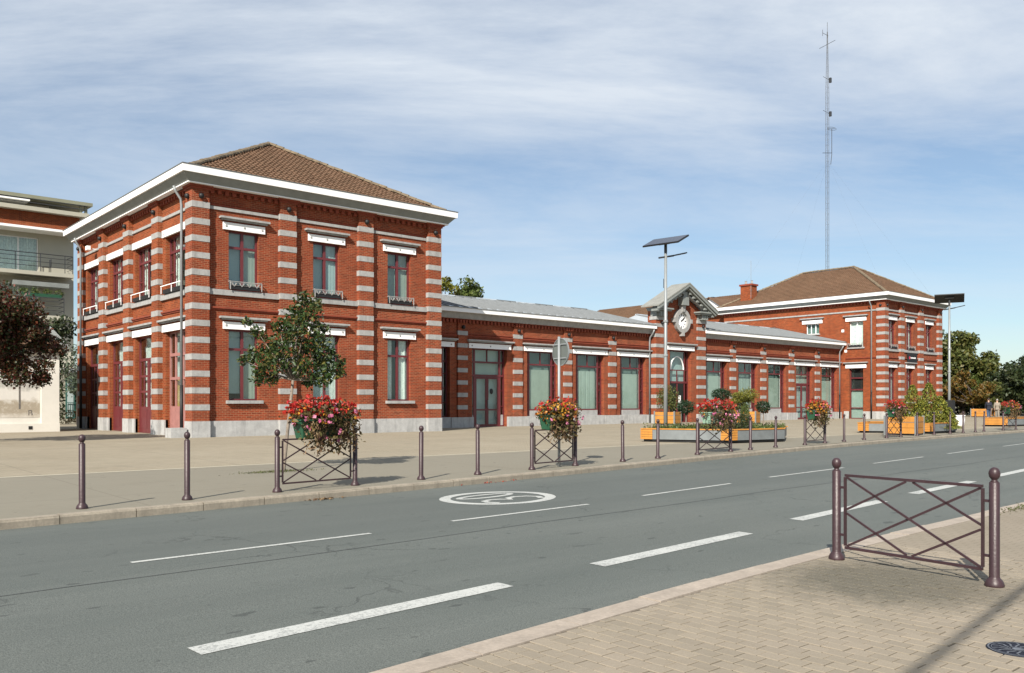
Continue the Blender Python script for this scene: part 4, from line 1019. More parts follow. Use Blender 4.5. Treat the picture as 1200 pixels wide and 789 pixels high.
# low wings
WY = 37.9
FW = FRONT(WY)
WT = [1.46 + 0.686 * k for k in range(7)]
def wing(x0, x1, piers, wins, doors):
    ops = [(c - 1.28, c + 1.28, 0.22, 4.66) for c in wins]
    m = MB(FW); wall(m, x0, x1, 0.22, 6.5, ops, .36); m.build('wall', 'brick', ST)
    MB().box(x0, x1, WY + 1.15, 50.0, .2, 6.4).build('inner_wall', 'plaster', ST)  # added core box that blocks light behind the wing windows
    us = [x0] + [q for c in wins for q in (c - 1.28, c + 1.28)] + [x1]
    for a, b in zip(us[::2], us[1::2]):
        if b - a > .05: MB(FW).box(a + .001, b - .001, -.16, .1, ZB, .79).build('plinth', 'plinth', ST)
    for c in piers:
        p = pier(c - .33, c + .33, -.10, .05, FW, .79, 6.12, WT, mat='brick', wrapd=False)
        for q in (-.2, 0, .2): MB(FW).box(c + q - .05, c + q + .05, -.22, -.1, 6.02, 6.18).build('corbel', 'brick_plain', p)
        spot(p, (c, WY - .18, 5.78))
    for d_, za_, zb_ in ((.05, 5.24, 5.30), (.085, 5.302, 5.36), (.04, 5.42, 5.47)): MB(FW).box(x0, x1, -d_, .05, za_, zb_).build('brick_moulding', 'brick_plain', ST)
    dentils(FW, x0, x1, 6.02, 6.2, .12, .26, .13)
    for i, c in enumerate(wins):
        ua, ub = c - 1.275, c + 1.275; d0 = .24; sl = .34
        l, r = ua + sl, ub - sl
        if i in doors:
            hb = [(3.90, .10, ua + .06, ub - .06), (3.14, .12, ua + .06, ub - .06)]
            w = window(FW, ua, ub, .23, 4.655, d0, [(l, .13, .28, 4.6), (r, .13, .28, 4.6), (c, .07, 3.95, 4.6)], hb, name='door')
            for z in (1.35, 2.25): MB(FW).box(ua + .06, l - .06, d0 + .01, d0 + .07, z, z + .06).build('glazing_bar', 'maroon', w); MB(FW).box(r + .06, ub - .06, d0 + .01, d0 + .07, z, z + .06).build('glazing_bar', 'maroon', w)
            for p, q in ((l + .067, c - .012), (c + .012, r - .067)):
                lf = MB(FW).box(p, p + .10, d0 + .012, d0 + .07, .25, 3.07); lf.box(q - .10, q, d0 + .012, d0 + .07, .25, 3.07)
                for z, h in ((.25, .12), (1.15, .09), (2.95, .12)): lf.box(p + .1, q - .1, d0 + .012, d0 + .07, z, z + h)
                lo = lf.build('door_leaf', 'maroon', w)
                MB(FW).box(p + .1, q - .1, d0 + .035, d0 + .043, .37, 1.15).build('pane', 'glass', lo); MB(FW).box(p + .1, q - .1, d0 + .035, d0 + .043, 1.24, 2.95).build('pane', 'glass', lo)
            MB(FW).box(c + .03, c + .07, d0 - .05, d0 + .01, 1.3, 1.75).build('door_handle', 'galv', w)
            panes(FW, w, [(l + .07, c - .04, 3.96, 4.58), (c + .04, r - .07, 3.96, 4.58), (l + .07, r - .07, 3.21, 3.84)] + [(p, q, z_, z_2) for p, q in ((ua + .07, l - .07), (r + .07, ub - .07)) for z_, z_2 in ((.9, 1.34), (1.42, 2.24), (2.32, 3.07), (3.21, 3.84), (3.96, 4.58))], d0 + .04)
            for p, q in ((ua + .067, l - .067), (r + .067, ub - .067)): MB(FW).box(p, q, d0 + .02, d0 + .07, .297, .9).build('door_panel', 'plinth', w)
            backing(FW, w, ua, ub, 3.1, 4.65, d0 + .2, 'blind_green'); backing(FW, w, ua, ub, .3, 3.1, d0 + .3, 'blind')
            if i == 1: m = MB(FW); m.sphere((c + .33, d0 + .02, 2.25), (.14, .02, .17), 10, 5); m.build('sticker', 'black', w)
        else:
            w = window(FW, ua, ub, .80, 4.655, d0, [(l, .12, .8, 4.6), (r, .12, .8, 4.6), (c, .06, 3.92, 4.6)], [(3.88, .09, ua + .06, ub - .06), (1.17, .08, l + .06, r - .06)])
            for z in (1.6, 2.4, 3.2):
                for p, q in ((ua + .066, l - .061), (r + .061, ub - .066)): MB(FW).box(p, q, d0 + .008, d0 + .07, z - .03, z + .03).build('glazing_bar', 'maroon', w)
            panes(FW, w, [(l + .06, c - .03, 3.93, 4.59), (c + .03, r - .06, 3.93, 4.59), (l + .06, r - .06, 1.21, 3.83)] + [(p, q, a_, b_) for p, q in ((ua + .066, l - .06), (r + .06, ub - .066)) for a_, b_ in ((.87, 1.57), (1.63, 2.37), (2.43, 3.17), (3.23, 3.83), (3.93, 4.59))], d0 + .04)
            MB(FW).box(ua + .003, ub - .003, -.12, d0 + .08, ZB, .797).build('apron', 'plinth', w); MB(FW).box(l + .065, r - .065, d0 - .05, d0 + .06, .798, 1.128).build('apron', 'stone', w)
            bt = random.uniform(3.4, 3.65)
            backing(FW, w, l + .1, r - .1, 1.2, bt, d0 + .16, ('blind_green', 'blind_c', 'blind_b', 'blind_green')[i % 4], .012 if i % 2 else 0); backing(FW, w, l - .02, r + .02, .8, 4.65, d0 + .34, 'blind_dark')
            backing(FW, w, ua, l - .04, .8, 4.65, d0 + .3, 'blind_dark'); backing(FW, w, r + .05, ub - .1, .8, 4.65, d0 + .2, 'curtain', .03)
        lintel(FW, c, 3.1, 4.66, w, True, .27, .33)
    # eaves and standing seam zinc roof
    c_ = MB(); c_.add([(x0, WY - .20, 6.24), (x0, WY - .36, 6.56), (x0, WY + .2, 6.56), (x0, WY + .2, 6.24), (x1, WY - .20, 6.24), (x1, WY - .36, 6.56), (x1, WY + .2, 6.56), (x1, WY + .2, 6.24)], [(0, 1, 5, 4), (1, 2, 6, 5), (3, 0, 4, 7), (0, 3, 2, 1), (4, 5, 6, 7)])
    co = c_.build('cornice', 'stone', ST)
    MB().box(x0, x1, WY - .58, WY + .2, 6.563, 6.79).build('fascia', 'white', co); MB().box(x0, x1, WY - .62, WY - .5, 6.792, 6.83).build('gutter_edge', 'lead', co)
    m = MB(); E_, RG, BK = (WY - .5, 6.82), (43.9, 8.36), (50.4, 6.82)
    m.add([(x0, *E_), (x1, *E_), (x1, *RG), (x0, *RG), (x0, *BK), (x1, *BK), (x0, E_[0], 6.6), (x1, E_[0], 6.6), (x1, BK[0], 6.6), (x0, BK[0], 6.6)], [(0, 1, 2, 3), (3, 2, 5, 4), (0, 3, 4, 9, 6), (1, 7, 8, 5, 2), (6, 9, 8, 7)])
    rf = m.build('roof', 'zinc', ST)
    nsm = int((x1 - x0) / .66); sm = MB(); dy, dz = RG[0] - E_[0], RG[1] - E_[1]
    sm.add([(-.03, 0, 0), (.03, 0, 0), (.03, dy, dz), (-.03, dy, dz), (-.02, 0, .07), (.02, 0, .07), (.02, dy, dz + .07), (-.02, dy, dz + .07)], [(0, 1, 5, 4), (1, 2, 6, 5), (2, 3, 7, 6), (3, 0, 4, 7), (4, 5, 6, 7)])
    sme = sm.mesh('roof_seam', 'lead')
    for i in range(nsm + 1): link('roof_seam', sme, rf, (x0 + .02 + (x1 - x0 - .04) * i / nsm, E_[0], E_[1]))
    n = int((x1 - x0) / 1.6)
    for i in range(n):
        a = x0 + (x1 - x0) * i / n; MB().box(a + .03, a + (x1 - x0) / n - .03, RG[0] - .12, RG[0] + .12, RG[1] + .01, RG[1] + .085).build('ridge_cap', 'lead' if i % 2 else 'zinc', rf)
    return rf
wing(24.64, 45.36, [29.25, 33.35, 37.45, 41.5], [27.15, 31.27, 35.42, 39.5, 43.6], (1,))
wing(50.84, 70.83, [54.8, 58.85, 62.9, 66.92], [52.85, 56.85, 60.9, 64.95, 68.98], (3,))
MB(FW).box(70.45, 70.84, -.1, .05, .79, 6.12).build('pier', 'brick', ST)
downpipe([(45.12, 37.35, 6.5), (45.12, 37.45, 6.3), (45.12, 37.72, 6.0), (45.12, 37.76, 5.7), (45.12, 37.76, .25)], 1.2)
downpipe([(70.35, 37.35, 6.5), (70.35, 37.45, 6.3), (70.35, 37.68, 6.0), (70.35, 37.7, 5.7), (70.35, 37.7, .25)], 2.3)
tz_ = [(33.9, 40.6)]

# clock gable in the middle
TX0, TX1, TY = 45.35, 50.85, 37.4
TC = (TX0 + TX1) / 2
FT = FRONT(TY + .08)
m = MB(FT); wall(m, TX0 + .1, TX1 - .1, .22, 7.3, [(TC - 1.2, TC + 1.2, .22, 5.22)], .45)
m.quad((TX0 + .1, 0, 7.3), (TX1 - .1, 0, 7.3), (TX1 - .1, 0, 7.9), (TC, 0, 9.35), (TX0 + .1, 0, 7.9)); gw = m.build('wall', 'brick', ST)
for x in (TX0 + .1, TX1 - .1): m = MB(); m.quad((x, TY + .08, .22), (x, 38.2, .22), (x, 38.2, 7.9), (x, TY + .08, 7.9)); m.build('wall', 'brick', ST)
m = MB(FRONT(38.2)); m.quad((TX0 + .1, 0, 6.6), (TX1 - .1, 0, 6.6), (TX1 - .1, 0, 7.9), (TC, 0, 9.35), (TX0 + .1, 0, 7.9)); m.build('wall', 'brick', ST)
MB().box(TX0 + .3, TX1 - .3, TY + 1.3, 43.5, .2, 6.4).build('inner_wall', 'dark', ST)  # added near-black core blocks light and stands for the unlit hall
TT = [1.46 + .686 * k for k in range(9)]
for a, b in ((TX0, TX0 + .95), (TX1 - .95, TX1)):
    p = pier(a, b, 0, .55, FRONT(TY), .79, 7.2, TT, mat='brick'); MB(FRONT(TY)).box(a - .03, b + .03, -.04, .55, ZB, .792).build('plinth', 'plinth', p)
    m = MB(FRONT(TY)); m.box(a - .04, b + .04, -.06, .55, 7.2, 7.42); m.build('capital', 'stone', p)
    m = MB(FRONT(TY)); m.box(a + .02, b - .02, -.05, .5, 7.421, 7.8)
    for q in (.14, .40, .66): m.box(a + q, a + q + .17, -.30, -.051, 7.45, 7.78)
    m.build('bracket', 'greymould', p)
    m = MB(FRONT(TY)); m.box(a - .22, b + .22, -.42, .6, 7.801, 7.90); m.box(a - .32, b + .32, -.52, .6, 7.902, 8.0); m.build('abacus', 'greymould', p)
    spot(p, ((a + b) / 2 + .1, TY - .08, 7.0))
# gable roof
EX, EZ, AZ_ = 3.25, 7.98, 9.72
def slab(mb, x_out, x_in, z_out, z_in, y0, y1, t):
    mb.add([(x_out, y0, z_out), (x_in, y0, z_in), (x_in, y1, z_in), (x_out, y1, z_out), (x_out, y0, z_out + t), (x_in, y0, z_in + t), (x_in, y1, z_in + t), (x_out, y1, z_out + t)], [(0, 1, 2, 3), (4, 7, 6, 5), (0, 4, 5, 1), (1, 5, 6, 2), (2, 6, 7, 3), (3, 7, 4, 0)])
m = MB()
for s_ in (-1, 1): slab(m, TC + s_ * (EX + .05), TC, EZ + .05, AZ_ + .05, TY - .72, 38.25, .09)
gr = m.build('gable_roof', 'gableroof', ST)
m = MB()
for s_ in (-1, 1): slab(m, TC + s_ * EX, TC, EZ - .13, AZ_ - .13, TY - .70, TY - .52, .178)
m.build('bargeboard', 'greymould', gr)
m = MB()
for s_ in (-1, 1): slab(m, TC + s_ * (EX - .08), TC, EZ - .24, AZ_ - .26, TY - .60, TY + .06, .125)
m.build('gable_soffit', 'greymould', gr)
m = MB()
for s_ in (-1, 1): slab(m, TC + s_ * (EX - .75), TC + s_ * .35, EZ + .02, AZ_ - .75, TY - .30, TY - .12, .12)
m.build('gable_brace', 'stone', gr)
m = MB()
for s_ in (-1, 1):
    for k in range(7):
        t = (k + .6) / 7.5; x = TC + s_ * EX * (1 - t); z = EZ + (AZ_ - EZ) * t - .30; m.box(x - .10, x + .10, TY - .48, TY - .02, z - .14, z)
m.build('modillion', 'greymould', gr, kind='stuff')
m = MB().tube([(TC - .1, TY + 1.5, 9.7), (TC - .1, TY + 1.5, 10.35)], .025, 6); m.build('finial', 'darkmetal', gr)
# clock
CZ = 7.27; YC = TY + .06
def disc_ring(mb, c, r0, r1, y0, y1, n=40, sx=1.0):
    vs = []; fs = []
    for k in range(n):
        t = 2 * math.pi * k / n
        for r, y in ((r0, y0), (r1, y0), (r1, y1), (r0, y1)): vs.append((c[0] + sx * r * math.cos(t), y, c[1] + r * math.sin(t)))
    for k in range(n):
        j = (k + 1) % n
        for e in range(4): fs.append((k * 4 + e, j * 4 + e, j * 4 + (e + 1) % 4, k * 4 + (e + 1) % 4))
    mb.add(vs, fs)
m = MB(); disc_ring(m, (TC, CZ), .56, .84, YC - .20, YC + .05)
for a, b, c, d in ((-.14, .14, -1.06, -.80), (-1.02, -.80, -.14, .14), (.80, 1.02, -.14, .14)): m.box(TC + a, TC + b, YC - .23, YC + .05, CZ + c, CZ + d)
m.add([(TC - .13, YC - .26, CZ + .62), (TC + .13, YC - .26, CZ + .62), (TC + .2, YC - .30, CZ + 1.05), (TC - .2, YC - .30, CZ + 1.05), (TC - .13, YC, CZ + .62), (TC + .13, YC, CZ + .62), (TC + .2, YC, CZ + 1.05), (TC - .2, YC, CZ + 1.05)], [(0, 1, 2, 3), (0, 4, 5, 1), (1, 5, 6, 2), (2, 6, 7, 3), (3, 7, 4, 0)])
ck = m.build('clock', 'stone', ST); ck['label'] = 'white faced clock in a round pale stone surround'
m = MB(); m.box(TC - .33, TC + .33, YC - .45, YC, CZ + 1.06, CZ + 1.62); m.box(TC - .2, TC + .2, YC - .42, YC, CZ + 1.625, CZ + 2.0); m.build('gable_bracket', 'greymould', gr)
m = MB(); n = 40
m.add([(TC + .56 * math.cos(2 * math.pi * k / n), YC - .04, CZ + .56 * math.sin(2 * math.pi * k / n)) for k in range(n)], [tuple(range(n))]); m.build('clock_face', 'white', ck)
for k in range(12):
    t = 2 * math.pi * k / 12; m = MB(); w_, l0, l1 = .03 if k % 3 else .04, .36, .51
    pts = [(-w_, l0), (w_, l0), (w_, l1), (-w_, l1)]
    m.add([(TC + l * math.sin(t) + q * math.cos(t), YC - .047, CZ + l * math.cos(t) - q * math.sin(t)) for q, l in pts], [(0, 1, 2, 3)]); m.build('numeral', 'black', ck)
for nme, ang, ln, w_, yy in (('hour_hand', 63, .32, .05, .055), ('minute_hand', 48, .47, .032, .062)):
    t = R(ang); m = MB(); pts = [(-w_, -.07), (w_, -.07), (w_ * .6, ln), (-w_ * .6, ln)]
    m.add([(TC + l * math.sin(t) + q * math.cos(t), YC - yy, CZ + l * math.cos(t) - q * math.sin(t)) for q, l in pts], [(0, 1, 2, 3)]); m.build(nme, 'black', ck)
# entrance door with fanlight
d0 = .30; a, b = TC - 1.195, TC + 1.195
w = window(FT, a, b, .23, 5.215, d0, [(TC, .10, .28, 2.95), (a + .38, .09, .28, 5.1), (b - .38, .09, .28, 5.1), (TC, .05, 3.06, 3.85)], [(3.02, .14, a + .06, b - .06), (3.86, .07, a + .06, b - .06)], name='door')
m = MB(FT); n = 20; rr = TC - a - .45
for k in range(n):
    t0, t1 = math.pi * k / n, math.pi * (k + 1) / n
    pts = [(TC + r * math.cos(t), d0 - .01 + dd_, 3.9 + r * 1.25 * math.sin(t)) for t in (t0, t1) for r in (rr, rr - .05) for dd_ in (0, .07)]
    m.add(pts, [(0, 2, 6, 4), (1, 5, 7, 3), (0, 4, 5, 1), (2, 3, 7, 6)])
m.build('fanlight_arch', 'white', w)
panes(FT, w, [(a + .07, a + .33, .3, 2.94), (b - .33, b - .07, .3, 2.94), (a + .43, TC - .05, .3, 2.94), (TC + .05, b - .43, .3, 2.94)], d0 + .04, 'glass_dark')
panes(FT, w, [(a + .43, TC - .03, 3.1, 3.82), (TC + .03, b - .43, 3.1, 3.82), (a + .43, b - .43, 3.9, 5.14), (a + .07, a + .33, 3.1, 5.14), (b - .33, b - .07, 3.1, 5.14)], d0 + .04)
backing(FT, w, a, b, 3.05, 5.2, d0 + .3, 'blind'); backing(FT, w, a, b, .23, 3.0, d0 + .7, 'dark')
MB(FT).box(TC + .16, TC + .42, d0 + .02, d0 + .03, 1.45, 2.1).build('notice', 'white', w)
lintel(FT, TC, 2.95, 5.23, w, True, .28, .34)

# sign on the right pavilion front
sg = thing('wall_sign', 'black square sign with a red dot and white lettering on the right brick pavilion', 'sign', (75.7, RY0 + .1, 4.95))
MB().box(74.95, 76.7, RY0 + .02, RY0 + .10, 4.97, 6.0 - .08).build('sign_board', 'black', sg)
m = MB(); m.add([(75.25 + .13 * math.cos(2 * math.pi * k / 16), RY0 + .015, 5.5 + .13 * math.sin(2 * math.pi * k / 16)) for k in range(16)], [tuple(range(16))]); m.build('sign_dot', plain('sign_red', (.55, .03, .08), .5), sg)
m = MB(); x = 75.46
for wdt, h in ((.10, .15), (.08, .11), (.09, .11), (.05, .15), (.09, .11), (.08, .11), (.05, .15), (.09, .11), (.09, .15)):
    m.box(x, x + wdt * .38, RY0 + .012, RY0 + .018, 5.44, 5.44 + h); m.box(x + wdt * .62, x + wdt, RY0 + .012, RY0 + .018, 5.44, 5.55); m.box(x, x + wdt, RY0 + .013, RY0 + .018, 5.44, 5.465); x += wdt + .03
m.build('sign_lettering', 'white', sg)

# lattice radio mast on the right pavilion roof
MX, MY, MZ0, MZ1 = 76.25, 42.1, 14.02, 36.8
mt = thing('radio_mast', 'tall thin lattice radio mast rising from the right pavilion roof', 'mast', (MX, MY, MZ0))
legs = []
for k in range(3):
    t = R(90 + 120 * k); a0 = .17; legs.append((math.cos(t) * a0, math.sin(t) * a0))
def lg(k, z):
    q = 1.0 if z < 31 else max(.15, 1 - (z - 31) / 7); return (MX + legs[k][0] * q, MY + legs[k][1] * q, z)
for k in range(3): MB().tube([lg(k, MZ0 - .15), lg(k, 31), lg(k, MZ1)], .016, 5).build('mast_leg', 'mastgrey', mt)
m = MB(); z = MZ0; f_ = 0
while z < MZ1 - .6:
    for k in range(3):
        a_, b_ = (k, (k + 1) % 3) if f_ else ((k + 1) % 3, k); m.tube([lg(a_, z), lg(b_, z + .5)], .006, 3, False); m.tube([lg(k, z), lg((k + 1) % 3, z)], .006, 3, False)
    z += .5; f_ = 1 - f_
m.build('mast_lacing', 'mastgrey', mt)
m = MB().tube([(MX, MY, MZ1 - .5), (MX, MY, MZ1 + .9)], .02, 5); m.build('whip_aerial', 'mastgrey', mt)
RV = Vector((SY, -CY, 0))
def atm(r, z, dpt=0): return tuple(Vector((MX, MY, z)) + RV * r + Vector((CY, SY, 0)) * dpt)
m = MB().tube([atm(-.75, 35.2), atm(.75, 36.0)], .022, 5); m.tube([atm(-.45, 36.7), atm(.1, 36.4)], .02, 5); m.tube([atm(-.45, 36.4), atm(-.45, 37.0)], .02, 5); m.build('yagi_aerial', 'darkmetal', mt)
for z in (32.2, 29.0): 
    m = MB().box(*(lambda p: (p[0] - .1, p[0] + .1, p[1] - .1, p[1] + .1, z - .22, z + .22))(atm(.28, z))); m.tube([atm(-.4, z + .35), atm(.25, z)], .02, 4); m.build('mast_box', 'darkmetal', mt)
m = MB().tube([atm(.32, 24.2), atm(.42, 25.2), atm(.42, 27.6)], .03, 5); m.tube([atm(-.45, 25.3), atm(.4, 25.3)], .025, 4); m.tube([atm(.0, 27.6), atm(.7, 27.6)], .02, 4)
vs = [atm(.42 + .42 * math.cos(t), 27.6 + .25 * math.sin(t), .3 * math.sin(t)) for t in np.linspace(0, 2 * math.pi, 13)]; m.tube(vs, .018, 4); m.build('side_aerial', 'darkmetal', mt)
for gx, gy in ((71.0, 34.0), (81.5, 34.2), (71.2, 49.8), (81.5, 49.8)):
    for zz in (24.5,): MB().tube([(MX, MY, zz), (gx, gy, 10.82)], .0025, 3).build('guy_wire', 'mastgrey', mt)

# ---------------------------------------------------------------- bollards and barriers along the far kerb
POST_PROF = [(.078, -.01), (.080, .015), (.068, .05), (.046, .075), (.0425, .085), (.0425, .905), (.036, .910), (.024, .920), (.024, .932), (.034, .940), (.043, .958), (.047, .982), (.043, 1.006), (.032, 1.025), (.018, 1.035), (.004, 1.038)]
post_me = MB().lathe([p for p in POST_PROF if p[1] <= .915], 16).mesh('post', 'post', True)
ball_me = MB().lathe([p for p in POST_PROF if p[1] >= .908], 16).mesh('ball_finial', 'post', True)
def kz(x, y): return plaza_z(y)
BOLL = [(3.36, 13.0, 'ball-topped plum bollard on the far kerb, leftmost of all'), (4.87, 13.13, 'ball-topped plum bollard just left of the first flower barrier'),
 (9.53, 13.62, 'ball-topped plum bollard, first one right of the barrier by the magnolia tree'), (11.05, 13.78, 'ball-topped plum bollard just left of the barrier with the round sign'),
 (16.2, 14.42, 'ball-topped plum bollard just right of the barrier with the round sign'), (17.8, 14.62, 'ball-topped plum bollard before the left end of the long diamond planter'),
 (23.2, 15.38, 'ball-topped plum bollard in front of the diamond planter, right of its middle'), (25.0, 15.62, 'ball-topped plum bollard at the right end of the diamond planter'),
 (30.6, 16.22, 'ball-topped plum bollard, nearer one of the two between fourth and fifth flower barriers'), (32.7, 16.5, 'ball-topped plum bollard, farther one of the two between fourth and fifth flower barriers'),
 (38.4, 16.95, 'ball-topped plum bollard in front of the square yellow planter box'), (40.3, 17.03, 'ball-topped plum bollard at the right corner of the square yellow planter box'),
 (42.1, 17.06, 'ball-topped plum bollard before the far solar lamp post'), (43.7, 17.1, 'ball-topped plum bollard right of the far solar lamp post'),
 (45.3, 17.15, 'ball-topped plum bollard at the right end of the second long planter'), (46.5, 17.2, 'leaning plum bollard beside the walking people')]
for i, (x, y, lab) in enumerate(BOLL):
    b = thing('bollard', lab, 'bollard', (x, y, kz(x, y)), 'bollards along the far kerb')
    link('post', post_me, b, WL[b.name]); link('ball_finial', ball_me, b, WL[b.name])
    b.rotation_euler = (random.gauss(0, .008), random.gauss(0, .008), random.uniform(0, 6)) if i != 15 else (0, R(3.5), 0)
def barrier(p, q, label, z0p=0.0, z0q=0.0, group=None):
    p, q = Vector((*p, z0p)), Vector((*q, z0q))
    t = thing('pedestrian_barrier', label, 'barrier', p, group)
    for c in (p, q): link('post', post_me, t, c); link('ball_finial', ball_me, t, c)
    d = (q - p); L = d.length; d.normalize(); nrm = Vector((-d.y, d.x, 0)).normalized()
    g = .10; A, B = g, L - g; zt, zb = .865, .135; zm = (zt + zb) / 2; um = L / 2
    def P(u, z, o=0.0): return tuple(p + d * u + nrm * o + Vector((0, 0, z)))
    def bar(name, a, b, th=.015, o=0.0, dp=.012):
        m = MB(); a, b = Vector((*a,)), Vector((*b,)); e = (b - a).normalized(); w = Vector((-e.y, e.x)) * th; vs = []
        for o_ in (o - dp, o + dp):
            for c, s_ in ((a, -1), (a, 1), (b, 1), (b, -1)): vs.append(P(c.x + w.x * s_, c.y + w.y * s_, o_))
        m.add(vs, [(0, 1, 2, 3), (7, 6, 5, 4), (0, 4, 5, 1), (1, 5, 6, 2), (2, 6, 7, 3), (3, 7, 4, 0)]); return m.build(name, 'post', t)
    bar('top_rail', (A, zt), (B, zt), .013, 0, .013); bar('bottom_rail', (A, zb), (B, zb), .013, 0, .013)
    bar('upright', (A, zb + .018), (A, zt - .018), .011, 0, .012); bar('upright', (B, zb + .018), (B, zt - .018), .011, 0, .012)
    i_ = .016
    for a, b, o in (((A + i_, zt - i_), (B - i_, zb + i_), -.007), ((A + i_, zb + i_), (B - i_, zt - i_), .007), ((A + i_, zm - .02), (um - .03, zb + i_), .007), ((A + i_, zm + .02), (um - .03, zt - i_), -.007), ((um + .03, zt - i_), (B - i_, zm + .02), .007), ((um + .03, zb + i_), (B - i_, zm - .02), -.007)):
        bar('brace', a, b, .0105, o, .0065)
    for u0, u1 in ((.035, A - .012), (B + .012, L - .035)):
        for z in (.26, .74): bar('lug', (u0, z), (u1, z), .012, 0, .010)
    return t
FB = [((6.41, 13.28), (7.98, 13.45)), ((12.75, 14.0), (14.3, 14.2)), ((19.9, 14.92), (21.9, 15.2)), ((27.2, 15.85), (28.9, 16.05)), ((34.9, 16.65), (36.5, 16.8)), ((49.2, 17.25), (51.3, 17.35))]
FBL = ['plum cross-braced barrier in front of the small magnolia tree', 'plum cross-braced barrier around the foot of the round sign post', 'plum cross-braced barrier in front of the diamond planter', 'plum cross-braced barrier facing the right low wing', 'plum cross-braced barrier left of the square yellow planter box', 'plum cross-braced barrier farthest right on the far kerb']
for (p, q), lab in zip(FB, FBL): barrier(p, q, lab, kz(*p), kz(*q), 'flower barriers on the far kerb')
barrier((8.28, 4.47), (8.10, 2.91), 'plum cross-braced barrier standing alone on the near pavement', 0.0, 0.0)

def basket(p, q, zb, label, big=1.0, reds=1.0, pot='pot_green', oranges=0.3, n=1.0):
    p, q = Vector((*p, zb)), Vector((*q, zb)); d = (q - p).normalized(); nrm = Vector((-d.y, d.x, 0)); c = p.lerp(q, .55) + Vector((0, 0, .9))
    t = thing('flower_basket', label, 'flower basket', c, 'flower baskets hung on the far barriers')
    L = (q - p).length * .33 * big
    def T(u, o, z): return tuple(c + d * u + nrm * o + Vector((0, 0, z)))
    m = MB(lambda u, o, z: T(u, o, z)); s_ = .16
    m.add([(-L * .75, -s_ * .7, -.03), (L * .75, -s_ * .7, -.03), (L * .75, s_ * .7, -.03), (-L * .75, s_ * .7, -.03), (-L * .85, -s_, .28), (L * .85, -s_, .28), (L * .85, s_, .28), (-L * .85, s_, .28)], [(0, 3, 2, 1), (0, 1, 5, 4), (1, 2, 6, 5), (2, 3, 7, 6), (3, 0, 4, 7), (4, 5, 6, 7)])
    m.box(-L * .88, L * .88, -s_ - .015, s_ + .015, .27, .30); m.build('trough', pot, t)
    def pts(n_, cu, co, cz, ru, ro, rz, sh=.3):
        b = blob((0, 0, 0), (1, 1, 1), n_, RNG, sh); return [T(cu + x * ru, co + y * ro, cz + z * rz) for x, y, z in b]
    k = n
    leaves('foliage', 'leaf_basket', pts(int(800 * k), 0.05, -.03, .34, L * 1.22, .38, .30, .2) + pts(int(420 * k), .1, -.1, .05, L * 1.05, .32, .36, .2), .085, t, width=.6)
    st = []
    for i in range(int(34 * k)):
        u = RNG.uniform(-.8, 1.0) * L; o = -.12 - abs(RNG.normal(0, .09)); z = .25; ln = RNG.uniform(.25, .62)
        for j in range(int(ln / .028)): st.append(T(u + RNG.normal(0, .02), o + RNG.normal(0, .02), z - j * .028)); u += RNG.normal(0, .012)
    leaves('trailing_stems', 'leaf_dry', st, .06, t, width=.45, droop=1.0, kind='stuff')
    rp = [x for x in pts(int(135 * k * reds), 0, 0, .42, L * 1.2, .36, .27, .8)]
    rp = [x for x in rp if x[2] > c.z + .38]
    if rp: leaves('red_blossoms', 'fl_red', np.repeat(rp, 4, 0) + RNG.normal(0, .016, (len(rp) * 4, 3)), .058, t, width=.9)
    pp = [x for x in pts(int(34 * k), .1, -.08, .24, L * 1.15, .36, .3, .9)]
    leaves('pink_blossoms', 'fl_pink', np.repeat(pp, 4, 0) + RNG.normal(0, .018, (len(pp) * 4, 3)), .06, t, width=.9)
    if oranges:
        pp = [x for x in pts(int(130 * k * oranges), 0, -.05, .36, L * 1.1, .34, .22, .85)]
        leaves('orange_blossoms', 'fl_orange', np.repeat(pp, 3, 0) + RNG.normal(0, .016, (len(pp) * 3, 3)), .055, t, width=.9)
    return t
BL = ['overflowing red and pink flower basket beside the small magnolia tree', 'red, orange and pink flower basket below the round sign', 'tall red flower basket with a pale green trough before the diamond planter', 'red and golden flower basket in front of the right low wing', 'red flower basket left of the square yellow planter box', 'rust red flower basket farthest right on the far kerb']
BK = [(1.12, 1.5, 'pot_green', .25, 1.45), (1.0, .7, 'pot_green', 1.2, 1.2), (1.15, 1.6, 'pot_pale', .1, 1.1), (1.0, .8, 'pot_green', 1.3, 1.0), (1.0, 1.5, 'pot_green', .3, .9), (1.0, 1.0, 'pot_green', .6, .9)]
for (p, q), lab, kk in zip(FB, BL, BK): basket(p, q, kz(*p), lab, *kk)

# round sign seen from behind
zs = kz(13.85, 14.28)
ts = thing('round_sign', 'round traffic sign seen from behind on a grey post', 'sign', (13.85, 14.28, zs))
MB().tube([(13.85, 14.28, zs - .02), (13.85, 14.28, 3.12)], .032, 10).build('post', 'galv', ts, True)
sn = Vector((math.cos(R(-9)), math.sin(R(-9)), 0)); su = Vector((-sn.y, sn.x, 0)); sc = Vector((13.85, 14.28, 2.77)) + sn * .045
m = MB(); n = 32; vs = []; rd = .318
for o in (0, .02):
    for k in range(n):
        t = 2 * math.pi * k / n; vs.append(tuple(sc + sn * o + su * rd * math.cos(t) + Vector((0, 0, rd * math.sin(t)))))
m.add(vs, [tuple(range(n)), tuple(range(2 * n - 1, n - 1, -1))] + [(k, (k + 1) % n, n + (k + 1) % n, n + k) for k in range(n)]); dsc = m.build('sign_disc', 'signback', ts)
m = MB(); vs = []
for o, r_ in ((-.012, .321), (-.012, .306), (.022, .321)):
    for k in range(n):
        t = 2 * math.pi * k / n; vs.append(tuple(sc + sn * o + su * r_ * math.cos(t) + Vector((0, 0, r_ * math.sin(t)))))
